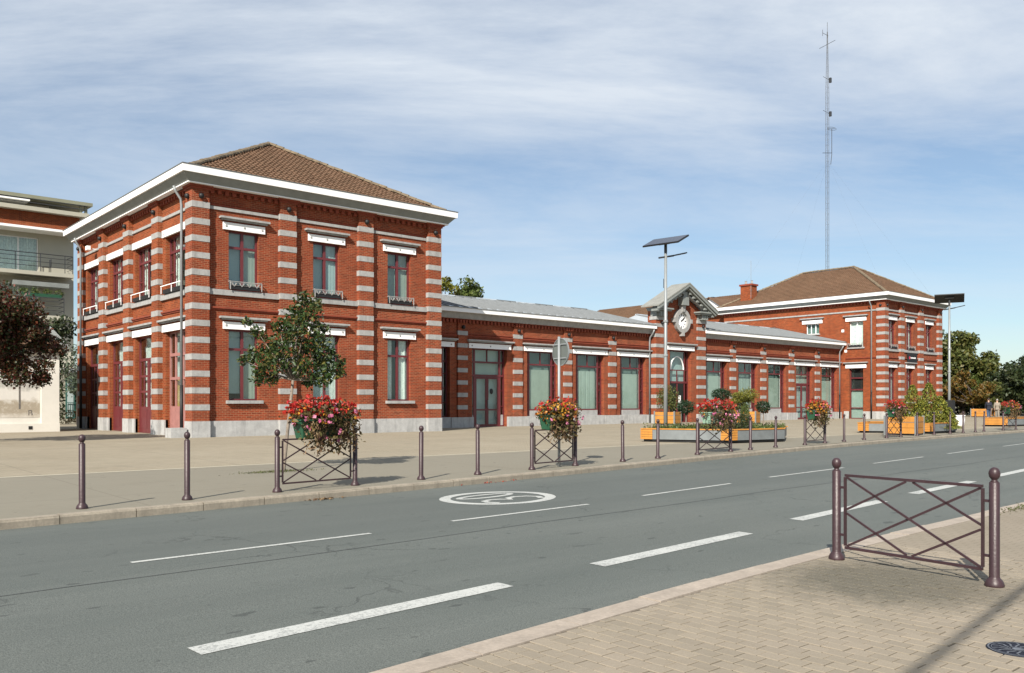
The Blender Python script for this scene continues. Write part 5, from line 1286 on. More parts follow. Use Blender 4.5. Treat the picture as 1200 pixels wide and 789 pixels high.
m.add(vs, [(k, (k + 1) % n, n + (k + 1) % n, n + k) for k in range(n)] + [(k, 2 * n + k, 2 * n + (k + 1) % n, (k + 1) % n) for k in range(n)]); m.build('sign_rim', 'galv', dsc)
for z in (2.62, 2.94):
    m = MB(); a_ = sc - sn * .012 - su * .24; b_ = sc - sn * .012 + su * .24; m.tube([(a_.x, a_.y, z), (b_.x, b_.y, z)], .018, 6); m.build('clamp_rail', 'galv', ts)

# solar street lamps
def solar_lamp(x, y, zt, zb, label, axis_u, axis_v, arm):
    t = thing('solar_street_lamp', label, 'street lamp', (x, y, zb), 'solar street lamps on the plaza')
    MB().tube([(x, y, zb - .03), (x, y, zb + 3.2), (x, y, zt - .45)], [.085, .07, .055], 12).build('pole', 'galv', t, True)
    MB().lathe([(.16, 0), (.16, .02), (.09, .03), (.09, .06)], 12, (x, y, zb)).build('base_plate', 'galv', t)
    m = MB()
    for z in (zb + 3.25, zb + 4.6): m.lathe([(.085, 0), (.095, .02), (.095, .08), (.08, .1)], 10, (x, y, z))
    m.build('collar', 'galv', t)
    MB().tube([(x, y, zt - .46), (x, y, zt - .06)], .06, 10).build('panel_stub', 'darkmetal', t)
    U, V = Vector(axis_u).normalized(), Vector(axis_v).normalized(); N = U.cross(V).normalized()
    if N.z < 0: N = -N
    c = Vector((x, y, zt)); a, b, h = .80, .46, .03
    def bx(s0, s1, h0, h1): 
        m = MB(); vs = [tuple(c + U * a * s0 * i + V * b * s1 * j + N * k) for k in (h0, h1) for j in (-1, 1) for i in (-1, 1)]
        m.add(vs, [(0, 2, 3, 1), (4, 5, 7, 6), (0, 1, 5, 4), (2, 6, 7, 3), (0, 4, 6, 2), (1, 3, 7, 5)]); return m
    pn = bx(1, 1, -h, h).build('solar_panel', 'black', t); bx(.97, .96, h + .001, h + .006).build('cell_sheet', 'pv', pn)
    bx(.3, .4, -h - .07, -h - .001).build('battery_box', 'black', pn)
    A = Vector(arm).normalized(); q = Vector((x, y, zt - .62))
    m = MB().tube([tuple(q - A * .3 - Vector((0, 0, .06))), tuple(q + A * .35 + Vector((0, 0, .06)))], .035, 8); m.build('lamp_arm', 'darkmetal', t)
    m = MB(); S = Vector((-A.y, A.x, 0)).normalized(); vs = []
    for e, z, w_ in ((.3, .03, .06), (.9, .17, .09)):
        for k in (-1, 1):
            for dz in (0, .05): vs.append(tuple(q + A * e + S * w_ * k + Vector((0, 0, z + dz))))
    m.add(vs, [(0, 1, 3, 2), (4, 6, 7, 5), (0, 2, 6, 4), (1, 5, 7, 3), (0, 4, 5, 1), (2, 3, 7, 6)]); m.build('lamp_head', 'darkmetal', t)
    return t
RV3 = Vector((SY, -CY, 0)); FV3 = Vector((CY, SY, 0))
solar_lamp(26.9, 21.7, 7.98, plaza_z(21.7), 'solar street lamp before the clock gable, its panel seen edge-on', RV3 * 1.24 - FV3 * 1.07, (RV3 * .653 + FV3 * .757) * .81 + Vector((0, 0, .37)), RV3 + FV3 * .3)
l2 = solar_lamp(53.7, 21.8, 7.85, plaza_z(21.8), 'solar street lamp at the right pavilion, its dark panel tilted to view', (0.376, -0.926, 0.0), (0.926 * .86, 0.376 * .86, -.42), RV3)
MB().box(53.5, 53.9, 21.55, 21.95, .8, 1.75).build('control_box', 'black', l2)

# ---------------------------------------------------------------- planters
def long_planter(label, poly, z0, h, wood_segs, closed=True):
    """low diamond shaped planter of steel panels with yellow slat ends"""
    c = np.mean(np.array(poly), 0); t = thing('long_planter', label, 'planter', (c[0], c[1], z0))
    n = len(poly)
    m = MB().prism([tuple(np.array(p) * .97 + c * .03) for p in poly], z0 + .02, z0 + .10); m.build('plinth', 'black', t)
    for i in range(n):
        a, b = Vector(poly[i]), Vector(poly[(i + 1) % n]); d = (b - a); L = d.length; d.normalize(); nr = Vector((d.y, -d.x))
        if nr.dot(a - Vector((c[0], c[1]))) < 0: nr = -nr
        def bx(u0, u1, o0, o1, za, zb_):
            vs = [(*(a + d * u + nr * o), z) for z in (za, zb_) for o in (o0, o1) for u in (u0, u1)]
            return MB().add(vs, [(0, 2, 3, 1), (4, 5, 7, 6), (0, 1, 5, 4), (2, 6, 7, 3), (0, 4, 6, 2), (1, 3, 7, 5)])
        bx(0, L, -.05, 0, z0 + .10, z0 + h - .04).build('steel_panel', 'steel', t)
        bx(-.01, L + .01, -.16, .025, z0 + h - .038, z0 + h).build('rim_board', 'wood', t)
        for (k, u0, u1) in wood_segs:
            if k == i:
                for j in range(4):
                    zz = z0 + .10 + (h - .145) * j / 4; bx(u0 * L, u1 * L, .002, .035, zz + .006, zz + (h - .145) / 4 - .006).build('plank', 'wood', t)
    MB().prism([tuple(np.array(p) * .95 + c * .05) for p in poly], z0 + .05, z0 + h - .06).build('soil', 'soil', t)
    return t
PZ1 = plaza_z(20)
P1 = [(24.5, 20.9), (25.9, 18.0), (28.7, 17.55), (31.5, 19.2), (27.5, 22.0)]
pl1 = long_planter('long low diamond planter of grey steel with yellow plank ends and clipped bushes', P1, PZ1, .50, [(0, 0.0, .13), (0, .9, 1.0), (1, 0.0, .12), (4, .85, 1.0)])
P2 = [(39.6, 20.3), (41.0, 16.95 + .6), (44.0, 17.5), (46.5, 18.9), (42.5, 21.3)]
pl2 = long_planter('long low steel planter with yellow planks behind the square planter box', P2, plaza_z(19), .50, [(0, 0.0, .16), (0, .88, 1.0), (1, 0.0, .12)])
P3 = [(56.0, 20.7), (56.6, 19.6), (61.5, 19.0), (66, 20.4), (60, 22)]
pl3 = long_planter('long low steel planter with yellow end farthest right behind the flower barrier', P3, plaza_z(20), .50, [(0, 0.0, 1.0), (4, .8, 1.0)])
def box_planter(x, y, rz, label, s=1.28, h=.82):
    z0 = plaza_z(y); t = thing('planter_box', label, 'planter', (x, y, z0), 'square yellow planter boxes')
    e = s / 2; ca, sa = math.cos(rz), math.sin(rz)
    def F(u, o, z): return (x + u * ca - o * sa, y + u * sa + o * ca, z0 + z)
    for i, j in ((-1, -1), (1, -1), (1, 1), (-1, 1)): MB(F).box(i * e - .045, i * e + .045, j * e - .045, j * e + .045, -.005, h + .03).build('corner_post', 'steel', t)
    for k in range(4):
        def G(u, o, z, k=k):
            a = k * math.pi / 2; return F(u * math.cos(a) - o * math.sin(a), u * math.sin(a) + o * math.cos(a), z)
        for j, (za, zb_) in enumerate(((.08, .33), (.34, .575), (.60, h - .02))): MB(G).box(-e + .047, e - .047, -e - .02, -e + .02, za, zb_ - .004).build('plank', 'wood', t)
        MB(G).box(-e + .046, e - .046, -e - .008, -e + .03, .574, .604).build('frame_rail', 'steel', t)
    MB(F).box(-e + .05, e - .05, -e + .05, e - .05, .06, h - .08).build('soil', 'soil', t)
    return t
b1 = box_planter(43.1, 34.6, R(20), 'square yellow planter box with a feathery shrub left of the entrance door')
b2 = box_planter(48.9, 32.6, R(20), 'square yellow planter box with a golden shrub right of the entrance door')
b3 = box_planter(39.0, 17.55 + .25, R(10), 'square yellow planter box with grey steel corners nearest the far kerb', 1.3, .84)
b4 = box_planter(88.5, 33.0, R(12), 'far yellow planter box before the trees, left one', 1.5, .8)
b5 = box_planter(93.5, 34.0, R(12), 'far yellow planter box before the trees, right one', 1.4, .6)

def shrub(name, label, base, center, rad, mat, n, size, clus=None, per=None, stem=.03, width=.5, up=.35, group=None, cat='shrub', bark='barkdk', shell=.55):
    t = thing(name, label, cat, base, group)
    MB().tube([base, ((base[0] + center[0]) / 2 + .02, (base[1] + center[1]) / 2, (base[2] + center[2]) / 2), center], [stem, stem * .8, stem * .4], 7).build('stem', bark, t)
    if clus:
        P_, _ = crown_pts(center, rad, clus, min(rad) * .45, n // clus)
    else: P_ = blob(center, rad, n, RNG, shell)
    leaves('foliage', mat, P_, size, t, width=width, up=up); return t
zt1 = PZ1 + .43
shrub('topiary_ball', 'dark clipped ball bush on a thin stem at the left of the diamond planter', (26.75, 20.6, zt1), (26.75, 20.6, 1.42), (.35, .35, .27), 'leaf_box', 1500, .06, group='clipped ball bushes', cat='topiary', bark='bark')
shrub('topiary_ball', 'tall dark clipped ball bush above the red flower basket', (27.9, 19.8, zt1), (27.9, 19.8, 1.92), (.38, .38, .23), 'leaf_box', 1500, .06, group='clipped ball bushes', cat='topiary', bark='bark')
shrub('topiary_ball', 'dark clipped ball bush at the right of the diamond planter', (30.0, 19.3, zt1), (30.0, 19.3, 1.43), (.29, .29, .25), 'leaf_box', 1300, .06, group='clipped ball bushes', cat='topiary', bark='bark')
shrub('column_bush', 'dark green narrow bush in the diamond planter', (28.9, 19.4, zt1), (28.9, 19.4, 1.05), (.19, .19, .5), 'leaf_green', 900, .06, cat='shrub')
shrub('dark_bush', 'low dark purple bush in the diamond planter behind the red basket', (27.5, 18.6, zt1), (27.5, 18.6, .85), (.42, .42, .35), 'leaf_dark', 1200, .07)
gcv = []
for k in range(2600):
    a, b = RNG.uniform(0, 1, 2); q = np.array(P1[0]) * (1 - a) + np.array(P1[2]) * a; q = q * (1 - b) + (np.array(P1[3]) * a + np.array(P1[4]) * (1 - a)) * b; gcv.append((q[0], q[1], PZ1 + .46 + abs(RNG.normal(0, .08))))
tag(leaves('ground_cover', 'leaf_green', gcv, .09, None, kind='stuff'), 'low green ground cover inside the diamond planter', 'plants')
shrub('feathery_shrub', 'tall loose olive shrub in the box left of the entrance door', (43.1, 34.6, .9), (43.1, 34.6, 1.85), (.75, .75, .85), 'leaf_olive', 1500, .12, stem=.04, shell=.2)
shrub('golden_shrub', 'tiered golden shrub in the box right of the entrance door', (48.9, 32.6, .9), (48.9, 32.6, 2.05), (.7, .7, .55), 'leaf_gold', 900, .12, stem=.04, shell=.3)
zz = PZ1 + .43
t = thing('cloud_bush', 'golden cloud-pruned bush in tiers in the diamond planter', 'shrub', (29.55, 20.0, zz))
MB().tube([(29.55, 20.0, zz), (29.5, 20.0, 1.2), (29.6, 20.0, 1.9)], [.04, .035, .02], 7).build('stem', 'bark', t)
gp = np.concatenate([blob((29.55, 20.0, 1.86), (.42, .42, .16), 900), blob((29.3, 20.05, 1.68), (.26, .26, .12), 350), blob((29.8, 19.95, 1.72), (.24, .24, .13), 350)]); leaves('upper_tier', 'leaf_gold', gp, .075, t)
leaves('lower_tier', 'leaf_olive', blob((29.55, 20.0, 1.38), (.3, .3, .24), 700), .075, t)
# golden conifer in the nearest box
t = thing('golden_conifer', 'spreading golden green conifer behind the square planter box', 'shrub', (42.5, 18.5, plaza_z(19)))
MB().tube([(42.5, 18.5, .3), (42.5, 18.5, 1.8)], [.06, .02], 7).build('stem', 'barkdk', t)
P_ = []
for (dx, top, w_) in ((-.5, 2.45, .72), (.3, 2.55, .75), (.85, 1.9, .7), (-1.0, 1.65, .55), (1.25, 1.35, .5), (0, 1.7, 1.1)):
    c_ = np.array((42.5, 18.5)) + dx * np.array((SY, -CY)); n_ = 2000
    z_ = RNG.uniform(.35, top, n_); rr_ = w_ * ((top - z_) / (top - .3)) ** .7 * (1 + .16 * np.sin(z_ * 21)) + .04; an = RNG.uniform(0, 6.283, n_); q_ = RNG.uniform(.6, 1.05, n_)
    P_.append(np.stack([c_[0] + rr_ * q_ * np.cos(an), c_[1] + rr_ * q_ * np.sin(an), z_], 1))
leaves('foliage', 'leaf_conifer', np.concatenate(P_), .12, t, width=.4, up=.8)
shrub('rust_shrub', 'low rust coloured plant at the foot of the far solar lamp', (45.2, 19.2, .6), (45.2, 19.2, .78), (.8, .5, .2), 'leaf_orange', 500, .09)
shrub('white_bloom_plant', 'small plant with white blooms in the second steel planter', (42.6, 18.6, .55), (42.6, 18.6, .8), (.25, .25, .25), 'fl_white', 120, .08)
tp = thing('white_pot', 'white round tub beside the far solar lamp', 'pot', (54.6, 21.6, plaza_z(21.6)))
MB().lathe([(.22, 0), (.29, .08), (.33, .4), (.32, .62), (.35, .64), (.35, .68), (.30, .68)], 18, (54.6, 21.6, plaza_z(21.6))).build('tub', 'white', tp, True)
MB().lathe([(.30, .60), (.05, .64)], 14, (54.6, 21.6, plaza_z(21.6))).build('soil', 'soil', tp)

# ---------------------------------------------------------------- trees
def branchy(t, base, fork, tips, r0, mat, bend=.15):
    b, f = Vector(base), Vector(fork); mid = b.lerp(f, .5) + Vector((random.uniform(-.05, .05), random.uniform(-.05, .05), 0))
    m = MB().tube([b - Vector((0, 0, .05)), b + Vector((0, 0, .08)), mid, f], [r0 * 1.35, r0, r0 * .85, r0 * .7], 9)
    for c in tips:
        c = Vector(c); k = f.lerp(c, .5) + Vector((random.uniform(-1, 1), random.uniform(-1, 1), random.uniform(-.2, 1))) * bend * (c - f).length
        m.tube([f, k, c], [r0 * .5, r0 * .3, r0 * .08], 6)
    return m.build('trunk', mat, t, True)
# small magnolia by the first barrier
tb = (8.35, 17.0, plaza_z(17.0))
tm = thing('magnolia_tree', 'small glossy-leaved magnolia with a thin leaning trunk before the left pavilion', 'tree', tb)
FK = Vector((8.50, 16.87, 2.08))
def rel(r, d, z): return (FK.x + r * SY + d * CY, FK.y - r * CY + d * SY, z)
CL = [(-.62, .0, 2.35, .30), (-.90, .1, 2.62, .26), (-1.02, -.1, 2.50, .14), (-.35, -.3, 2.45, .32), (-.1, .2, 2.40, .33), (.25, -.2, 2.38, .34), (.55, .15, 2.42, .34), (.80, -.1, 2.30, .30), (1.0, .0, 2.22, .16),
      (-.55, .2, 2.80, .33), (-.2, -.2, 2.78, .36), (.2, .2, 2.80, .38), (.55, -.1, 2.82, .34), (-.15, .3, 3.12, .34), (.2, -.25, 3.2, .36), (.5, .1, 3.15, .30), (.05, .1, 3.48, .32), (.38, -.05, 3.52, .30), (.22, .05, 3.80, .24), (.45, .1, 3.72, .18), (-.75, 0, 3.10, .2), (-1.0, .05, 3.32, .13), (.72, 0, 2.62, .28), (-.3, .1, 3.25, .22), (.95, .1, 2.45, .16), (-.75, .1, 2.12, .2), (.62, -.1, 2.08, .24), (-.45, 0, 2.1, .2), (.3, .2, 2.05, .2)]
P_ = np.concatenate([blob(rel(a, b, c), (s_ * 1.0, s_ * 1.0, s_ * .85), int(185 * s_ / .33 * (s_ / .33) ** .6), RNG, .15) for a, b, c, s_ in CL])
branchy(tm, tb, FK, [rel(a, b, c) for a, b, c, s_ in CL], .042, 'bark', .12)
leaves('crown', 'leaf_magnolia', P_, .115, tm, width=.42, up=.15)
gp = [(8.15 + RNG.normal(0, .38), 16.9 + RNG.normal(0, .12), plaza_z(17) + .02) for _ in range(380)]
tag(leaves('grass_patch', 'grass', gp, .05, None, up=0, width=.25, kind='stuff'), 'sparse grass patch round the magnolia trunk', 'grass')
# red-leaved maple at the left edge
tb = (4.9, 34.2, .22)
tm = thing('red_maple', 'dark red-leaved maple at the left edge before the mural shed', 'tree', tb)
P_, cs = crown_pts((5.45, 34.2, 3.95), (2.35, 2.35, 1.9), 52, .56, 430, low=-.8)
P2_, c2 = crown_pts((6.8, 33.4, 2.6), (.7, .7, .8), 7, .4, 380); P3_, c3 = crown_pts((6.7, 33.7, 4.0), (1.2, 1.2, 1.1), 18, .45, 400); P_ = np.concatenate([P_, P2_, P3_]); cs = cs + c3 + c2
branchy(tm, tb, (4.9, 34.2, 2.0), cs[::2], .12, 'barkdk'); leaves('crown', 'leaf_maple', P_, .105, tm, width=.75, up=.4)

def tree(name, label, base, center, rad, mat, clus, per, size, cl_r, r0=.25, group=None, low=-.75):
    t = thing(name, label, 'tree', base, group); P_, cs = crown_pts(center, rad, clus, cl_r, per, low=low)
    branchy(t, base, (base[0], base[1], base[2] + (center[2] - rad[2] - base[2]) * .8 + .8), cs[::3], r0, 'barkdk'); leaves('crown', mat, P_, size, t, width=.6, up=.4); return t
BG = 'trees beyond the station'
tree('leafy_tree', 'green treetop showing above the left zinc roof, right clump', (46.6, 59.4, .2), (46.6, 59.4, 9.7), (1.5, 1.5, 2.4), 'leaf_green', 26, 150, .34, .75, group=BG)
tree('leafy_tree', 'sparse treetop beside the left pavilion above the zinc roof', (45.2, 60.6, .2), (45.2, 60.6, 10.3), (1.3, 1.3, 2.3), 'leaf_gold', 14, 60, .34, .6, group=BG)
tree('broad_tree', 'broad olive green tree right of the right pavilion', (97.8, 38.4, .2), (97.8, 38.4, 4.6), (3.5, 3.5, 4.2), 'leaf_olive', 56, 260, .42, 1.1, .35, BG)
tree('broad_tree', 'grey green tree just behind the right pavilion corner', (100, 42.8, .2), (100, 42.8, 5.4), (3.6, 3.6, 4.2), 'leaf_grey', 52, 240, .42, 1.1, .35, BG)
tree('conifer_tree', 'dark tree filling the right edge behind the far planters', (97.2, 31.8, .2), (97.2, 31.8, 3.0), (3.3, 3.3, 2.9), 'leaf_dark', 56, 260, .36, 1.05, .3, BG)
tree('conifer_tree', 'dark tree beyond the right edge of the plaza', (96, 21.0, .2), (96, 21.0, 4.6), (4.6, 4.6, 4.2), 'leaf_dark', 55, 240, .38, 1.15, .3, BG)
tree('autumn_tree', 'orange tinged low tree at the right pavilion corner', (90.5, 34.5, .2), (90.5, 35.6, 2.7), (2.4, 2.4, 1.9), 'leaf_orange', 26, 230, .30, .75, .15, BG)
tree('broad_tree', 'green tree between the olive tree and the pavilion', (96, 38.6, .2), (96, 38.8, 2.9), (2.6, 2.6, 2.4), 'leaf_green', 34, 230, .36, .95, .25, BG)
tree('broad_tree', 'low round green tree on the horizon left of the right edge tree', (110, 33.5, .2), (110, 33.5, 2.2), (3.2, 3.2, 1.9), 'leaf_green', 45, 240, .42, 1.15, .3, BG)
tree('broad_tree', 'low olive tree on the horizon behind the walking people', (112, 40.0, .2), (112, 40.0, 2.0), (4.0, 4.0, 1.7), 'leaf_olive', 42, 240, .42, 1.15, .3, BG)
tree('slender_tree', 'slender yellow green young tree behind the walking people', (92.8, 33.4, .2), (92.8, 33.4, 2.1), (.8, .8, 1.6), 'leaf_olive', 12, 130, .22, .5, .06, BG)
hp = []
for x in np.arange(86, 150, .9):
    y = 46 - (x - 86) * .55; hp.append(blob((x + RNG.normal(0, .3), y, 1.3), (1.3, 1.6, 1.5 + RNG.normal(0, .25)), 260))
tag(leaves('hedge', 'leaf_dark', np.concatenate(hp), .30, None, width=.6, kind='stuff'), 'long dark hedge closing the plaza behind the far trees', 'hedge')
hp = []
for x in np.arange(60, 150, 1.6):
    y = 120 - (x - 60) * .35; hp.append(blob((x, y, 3), (2.6, 2.6, 2.6 + RNG.normal(0, .8)), 160))
tag(leaves('far_wood', 'leaf_green', np.concatenate(hp), .7, None, width=.7, kind='stuff'), 'far line of green trees on the horizon', 'trees')

# ---------------------------------------------------------------- left background: shed and apartment block
sh = thing('mural_shed', 'low cream outbuilding with a faded wall mural and red tiled roof', 'building', (6.0, 45.5, .22))
MB().box(1.5, 10.62, 45.5, 51.5, .1, 4.1).build('wall', 'shedwhite', sh)
MB().box(9.95, 10.72, 45.38, 45.9, .62, 3.95).build('pilaster', 'shedwhite', sh); MB().box(1.4, 10.74, 45.36, 45.6, .1, .62).build('plinth', 'shedwhite', sh)
MB().box(1.3, 10.85, 45.2, 51.8, 3.951, 4.1).build('cornice', 'shedwhite', sh)
m = MB(); m.add([(1.2, 45.12, 4.12), (11.0, 45.12, 4.12), (11.0, 48.5, 5.25), (1.2, 48.5, 5.25), (1.2, 51.9, 4.12), (11.0, 51.9, 4.12), (1.2, 45.12, 4.02), (11.0, 45.12, 4.02), (11.0, 51.9, 4.02), (1.2, 51.9, 4.02)], [(0, 1, 2, 3), (3, 2, 5, 4), (0, 3, 4, 9, 6), (1, 7, 8, 5, 2), (6, 7, 1, 0)]); rf = m.build('roof', 'tile', sh)
tile_slope((1.2, 45.1, 4.16), (10.8, 45.1, 4.16), (1.2, 48.5, 5.29), (10.8, 48.5, 5.29), rf)
m = MB(); slab(m, 0, 0, 0, 0, 0, 0, 0) if False else None
m.add([(10.8, 45.0, 4.05), (11.06, 45.0, 4.05), (11.06, 48.5, 5.22), (10.8, 48.5, 5.22), (10.8, 45.0, 4.30), (11.06, 45.0, 4.30), (11.06, 48.5, 5.47), (10.8, 48.5, 5.47)], [(0, 3, 2, 1), (4, 5, 6, 7), (0, 1, 5, 4), (1, 2, 6, 5), (2, 3, 7, 6), (3, 0, 4, 7)]); m.build('verge_board', 'greymould', rf)
mu = MB().box(2.0, 9.9, 45.488, 45.499, .9, 3.5).build('mural', 'mural', sh)
m = MB().box(9.02, 9.1, 45.484, 45.4875, 1.3, 2.5); m.box(8.97, 9.15, 45.484, 45.4875, 2.48, 2.6); m.build('painted_post', 'mural_ink', mu)
m = MB().box(9.42, 9.46, 45.484, 45.487, 1.0, 1.25); m.box(9.46, 9.56, 45.484, 45.487, 1.21, 1.25); m.box(9.54, 9.58, 45.484, 45.487, 1.12, 1.22); m.box(9.46, 9.56, 45.484, 45.487, 1.1, 1.13); m.box(9.55, 9.6, 45.484, 45.487, 1.0, 1.1); m.build('painted_letter', 'mural_ink', mu)
MB().box(9.4, 9.56, 45.34, 45.36, .35, .5).build('vent', 'black', sh)

AP = thing('apartment_block', 'cream modern apartment block with balconies behind the left pavilion', 'building', (5, 66, .2))
AX1 = 16.5; AY = 66.0
FA = FRONT(AY)
ops = [(11.0, 14.3, 10.45, 12.9), (6.0, 9.5, 10.45, 12.9), (11.0, 14.3, 7.55, 9.75), (6.0, 9.5, 7.55, 9.75)]
m = MB(FA); wall(m, -12, AX1, .2, 13.2, ops, .3); m.build('wall', 'cream', AP)
MB().box(-12, AX1 - .01, AY + .6, 80, .1, 13.2).build('inner_wall', 'creamshade', AP)  # added core box that stops light behind the apartment windows
m = MB(); m.quad((AX1, AY, .2), (AX1, 80, .2), (AX1, 80, 13.2), (AX1, AY, 13.2)); m.build('wall', 'creamshade', AP)
for i, (a, b, c, d) in enumerate(ops):
    m = MB(FA); f_ = .07
    m.box(a, a + f_, .2, .28, c, d); m.box(b - f_, b, .2, .28, c, d); m.box(a + f_, b - f_, .2, .28, d - f_, d); m.box(a + f_, b - f_, .2, .28, c, c + f_); m.box((a + b) / 2 + .4, (a + b) / 2 + .48, .2, .28, c + f_, d - f_)
    w = m.build('window', 'white', AP); MB(FA).box(a + f_, (a + b) / 2 + .4, .23, .24, c + f_, d - f_).build('pane', 'glass', w); MB(FA).box((a + b) / 2 + .48, b - f_, .23, .24, c + f_, d - f_).build('pane', 'glass', w)
    backing(FA, w, a + .9, b - .05, c, d, .42, 'curtain', .05); MB(FA).box(a, b, .55, .57, c, d).build('dark_room', 'dark', w)  # dark sheet at the back paints the unlit room
MB().box(-12.2, AX1 + .1, AY - 1.6, AY, 13.2, 13.36).build('string_course', 'white', AP)
MB().box(-12, AX1, AY - 1.5, 80, 13.362, 14.35).build('brick_attic', 'brick2', AP)
MB().box(-12.5, AX1 + .5, AY - 2.0, 80, 14.352, 14.62).build('terrace_slab', 'cream', AP)
MB().box(-12, AX1 - 1.2, AY + 1.6, 79, 14.62, 15.6).build('attic_wall', 'creamshade', AP)
m = MB(); m.add([(-13, AY - .6, 15.45), (AX1 + 1.1, AY - .6, 15.45), (AX1 + 1.1, 80, 15.8), (-13, 80, 15.8), (-13, AY - .6, 15.68), (AX1 + 1.1, AY - .6, 15.68), (AX1 + 1.1, 80, 16.0), (-13, 80, 16.0)], [(0, 3, 2, 1), (4, 5, 6, 7), (0, 1, 5, 4), (1, 2, 6, 5), (2, 3, 7, 6), (3, 0, 4, 7)]); m.build('roof', 'roofgrey', AP)
for x in (AX1 + .4, AX1 + .75): MB().box(x - .08, x + .08, AY - .3, AY - .1, 14.62, 15.46).build('roof_post', 'roofgrey', AP)
MB().box(6, 13.6, AY - .8, AY + 1.4, 15.2, 15.3).build('awning', 'white', AP)
m = MB()
for z in (14.9, 15.15): m.tube([(-12, AY - 1.8, z), (AX1 + .4, AY - 1.8, z)], .03, 5)
m.build('terrace_rail', 'darkmetal', AP)
for j, (xz, zz_) in enumerate(((16.15, 10.12), (15.6, 7.2))):
    b_ = MB().box(2.0, xz, AY - 1.5, AY - .001, zz_ + .05, zz_ + .3).build('balcony_slab', 'cream', AP)
    m = MB()
    for z in (.65, .95, 1.25, 1.5): m.tube([(2.0, AY - 1.45, zz_ + z), (xz - .06, AY - 1.45, zz_ + z), (xz - .06, AY - .05, zz_ + z)], .02 if z < 1.4 else .03, 5)
    for x in np.arange(2.1, xz, 1.5).tolist() + [xz - .06]: m.tube([(x, AY - 1.45, zz_ + .3), (x, AY - 1.45, zz_ + 1.5)], .025, 5)
    m.build('balcony_rail', 'darkmetal', b_)
MB().box(12.5, 15.9, AY - 1.3, AY - .3, 9.45, 9.75).build('soffit_box', 'greymould', AP)
MB().box(8, 18.4, AY - 3.2, AY - .02, .2, 3.6).build('ground_floor', 'cream', AP)
MB().box(8, 18.4, AY - 3.25, AY - .02, 3.601, 3.9).build('canopy', 'white', AP)
FG = FRONT(AY - 3.21)
g = MB(FG).box(15.2, 18.2, -.03, .02, .55, 3.3).build('window', 'green', AP)
for k in range(6): MB(FG).box(15.3 + k * .48, 15.3 + k * .48 + .38, -.045, -.031, .65, 3.2).build('pane', 'glass_dark' if k % 3 else 'blind', g)
m = MB(FG)
for x in np.arange(15.2, 18.2, .14): m.box(x, x + .02, -.14, -.12, .5, 1.6)
for z in (.55, 1.05, 1.58): m.box(15.2, 18.2, -.145, -.115, z, z + .04)
m.build('window_guard', 'green', g)
# chair on the balcony
ch = thing('balcony_chair', 'dark metal chair on the upper apartment balcony', 'chair', (14.6, AY - .8, 10.42))
def cb(*a): return MB(lambda x, y, z: (14.6 + x, AY - .8 + y, 10.42 + z)).box(*a)
cb(-.25, .25, -.25, .25, .40, .44).build('seat', 'darkmetal', ch); cb(.22, .26, -.25, .25, .44, .95).build('backrest', 'darkmetal', ch)
for i in (-1, 1):
    for j in (-1, 1): cb(i * .22 - .02, i * .22 + .02, j * .22 - .02, j * .22 + .02, 0, .40).build('leg', 'darkmetal', ch)
t = thing('climbing_shrub', 'tall dark climber growing between the shed and the apartments', 'shrub', (13.7, 60.2, .22))
MB().tube([(13.7, 60.2, .2), (13.75, 60.2, 3), (13.7, 60.2, 6.5)], [.09, .07, .03], 7).build('stem', 'barkdk', t)
P_ = np.concatenate([blob((13.7 + dx, 60.2, z), (.85, .8, .8), 420, RNG, .3) for dx, z in ((0, 1.2), (.1, 2.4), (-.1, 3.5), (.2, 4.5), (-.4, 5.3), (.3, 5.9), (.7, 6.4), (-.9, 6.0), (-1.6, 6.3))]); leaves('foliage', 'leaf_dark', P_, .22, t, width=.6)
shrub('olive_shrub', 'grey green shrub in the gap beside the left pavilion', (14.9, 58.8, .22), (14.9, 58.8, 3.6), (.8, .8, 1.7), 'leaf_grey', 900, .2, stem=.06)
shrub('rust_bush', 'rust tinted bush above the green shutters', (15.6, 61.6, .22), (15.6, 61.6, 3.6), (1.2, .5, .55), 'leaf_orange', 500, .16, stem=.05)
shrub('gap_bush', 'low tan bush at the foot of the green shutters', (14.9, 60.9, .22), (14.9, 60.9, .7), (1.2, .6, .45), 'leaf_orange', 500, .14)
fl = thing('balcony_flowers', 'row of flower pots on the lower apartment balcony', 'flowers', (14.2, AY - 1.3, 7.5))
MB().box(13.0, 15.4, AY - 1.42, AY - 1.12, 8.72, 8.95).build('trough', 'pot_green', fl)
leaves('foliage', 'leaf_green', np.concatenate([blob((x, AY - 1.27, 9.05), (.3, .2, .25), 90) for x in (13.1, 13.8, 14.6, 15.3)]), .14, fl)

# ---------------------------------------------------------------- people walking away
def skin_chain(name, verts, edges, radii, mat, parent, W, sub=2):
    me = bpy.data.meshes.new(name); me.from_pydata(verts, edges, []); me.update()
    o = link(name, me, parent, W); me.materials.append(M[mat])
    o.modifiers.new('skin', 'SKIN').use_smooth_shade = True
    for i, r_ in enumerate(radii): me.skin_vertices[0].data[i].radius = (r_, r_)
    me.skin_vertices[0].data[0].use_root = True
    s_ = o.modifiers.new('sub', 'SUBSURF'); s_.levels = sub; s_.render_levels = sub
    return o
M['skin'] = plain('skin', (.45, .26, .18), .55, .05, 8); M['navy'] = plain('navy_cloth', (.008, .010, .022), .85, .15, 9); M['jeans'] = plain('denim', (.03, .06, .12), .9, .15, 9)
M['beige'] = plain('beige_cloth', (.22, .19, .15), .85, .1, 9); M['hairdk'] = plain('dark_hair', (.02, .015, .012), .6, .1, 9); M['hairgrey'] = plain('grey_hair', (.28, .27, .26), .6, .1, 9)
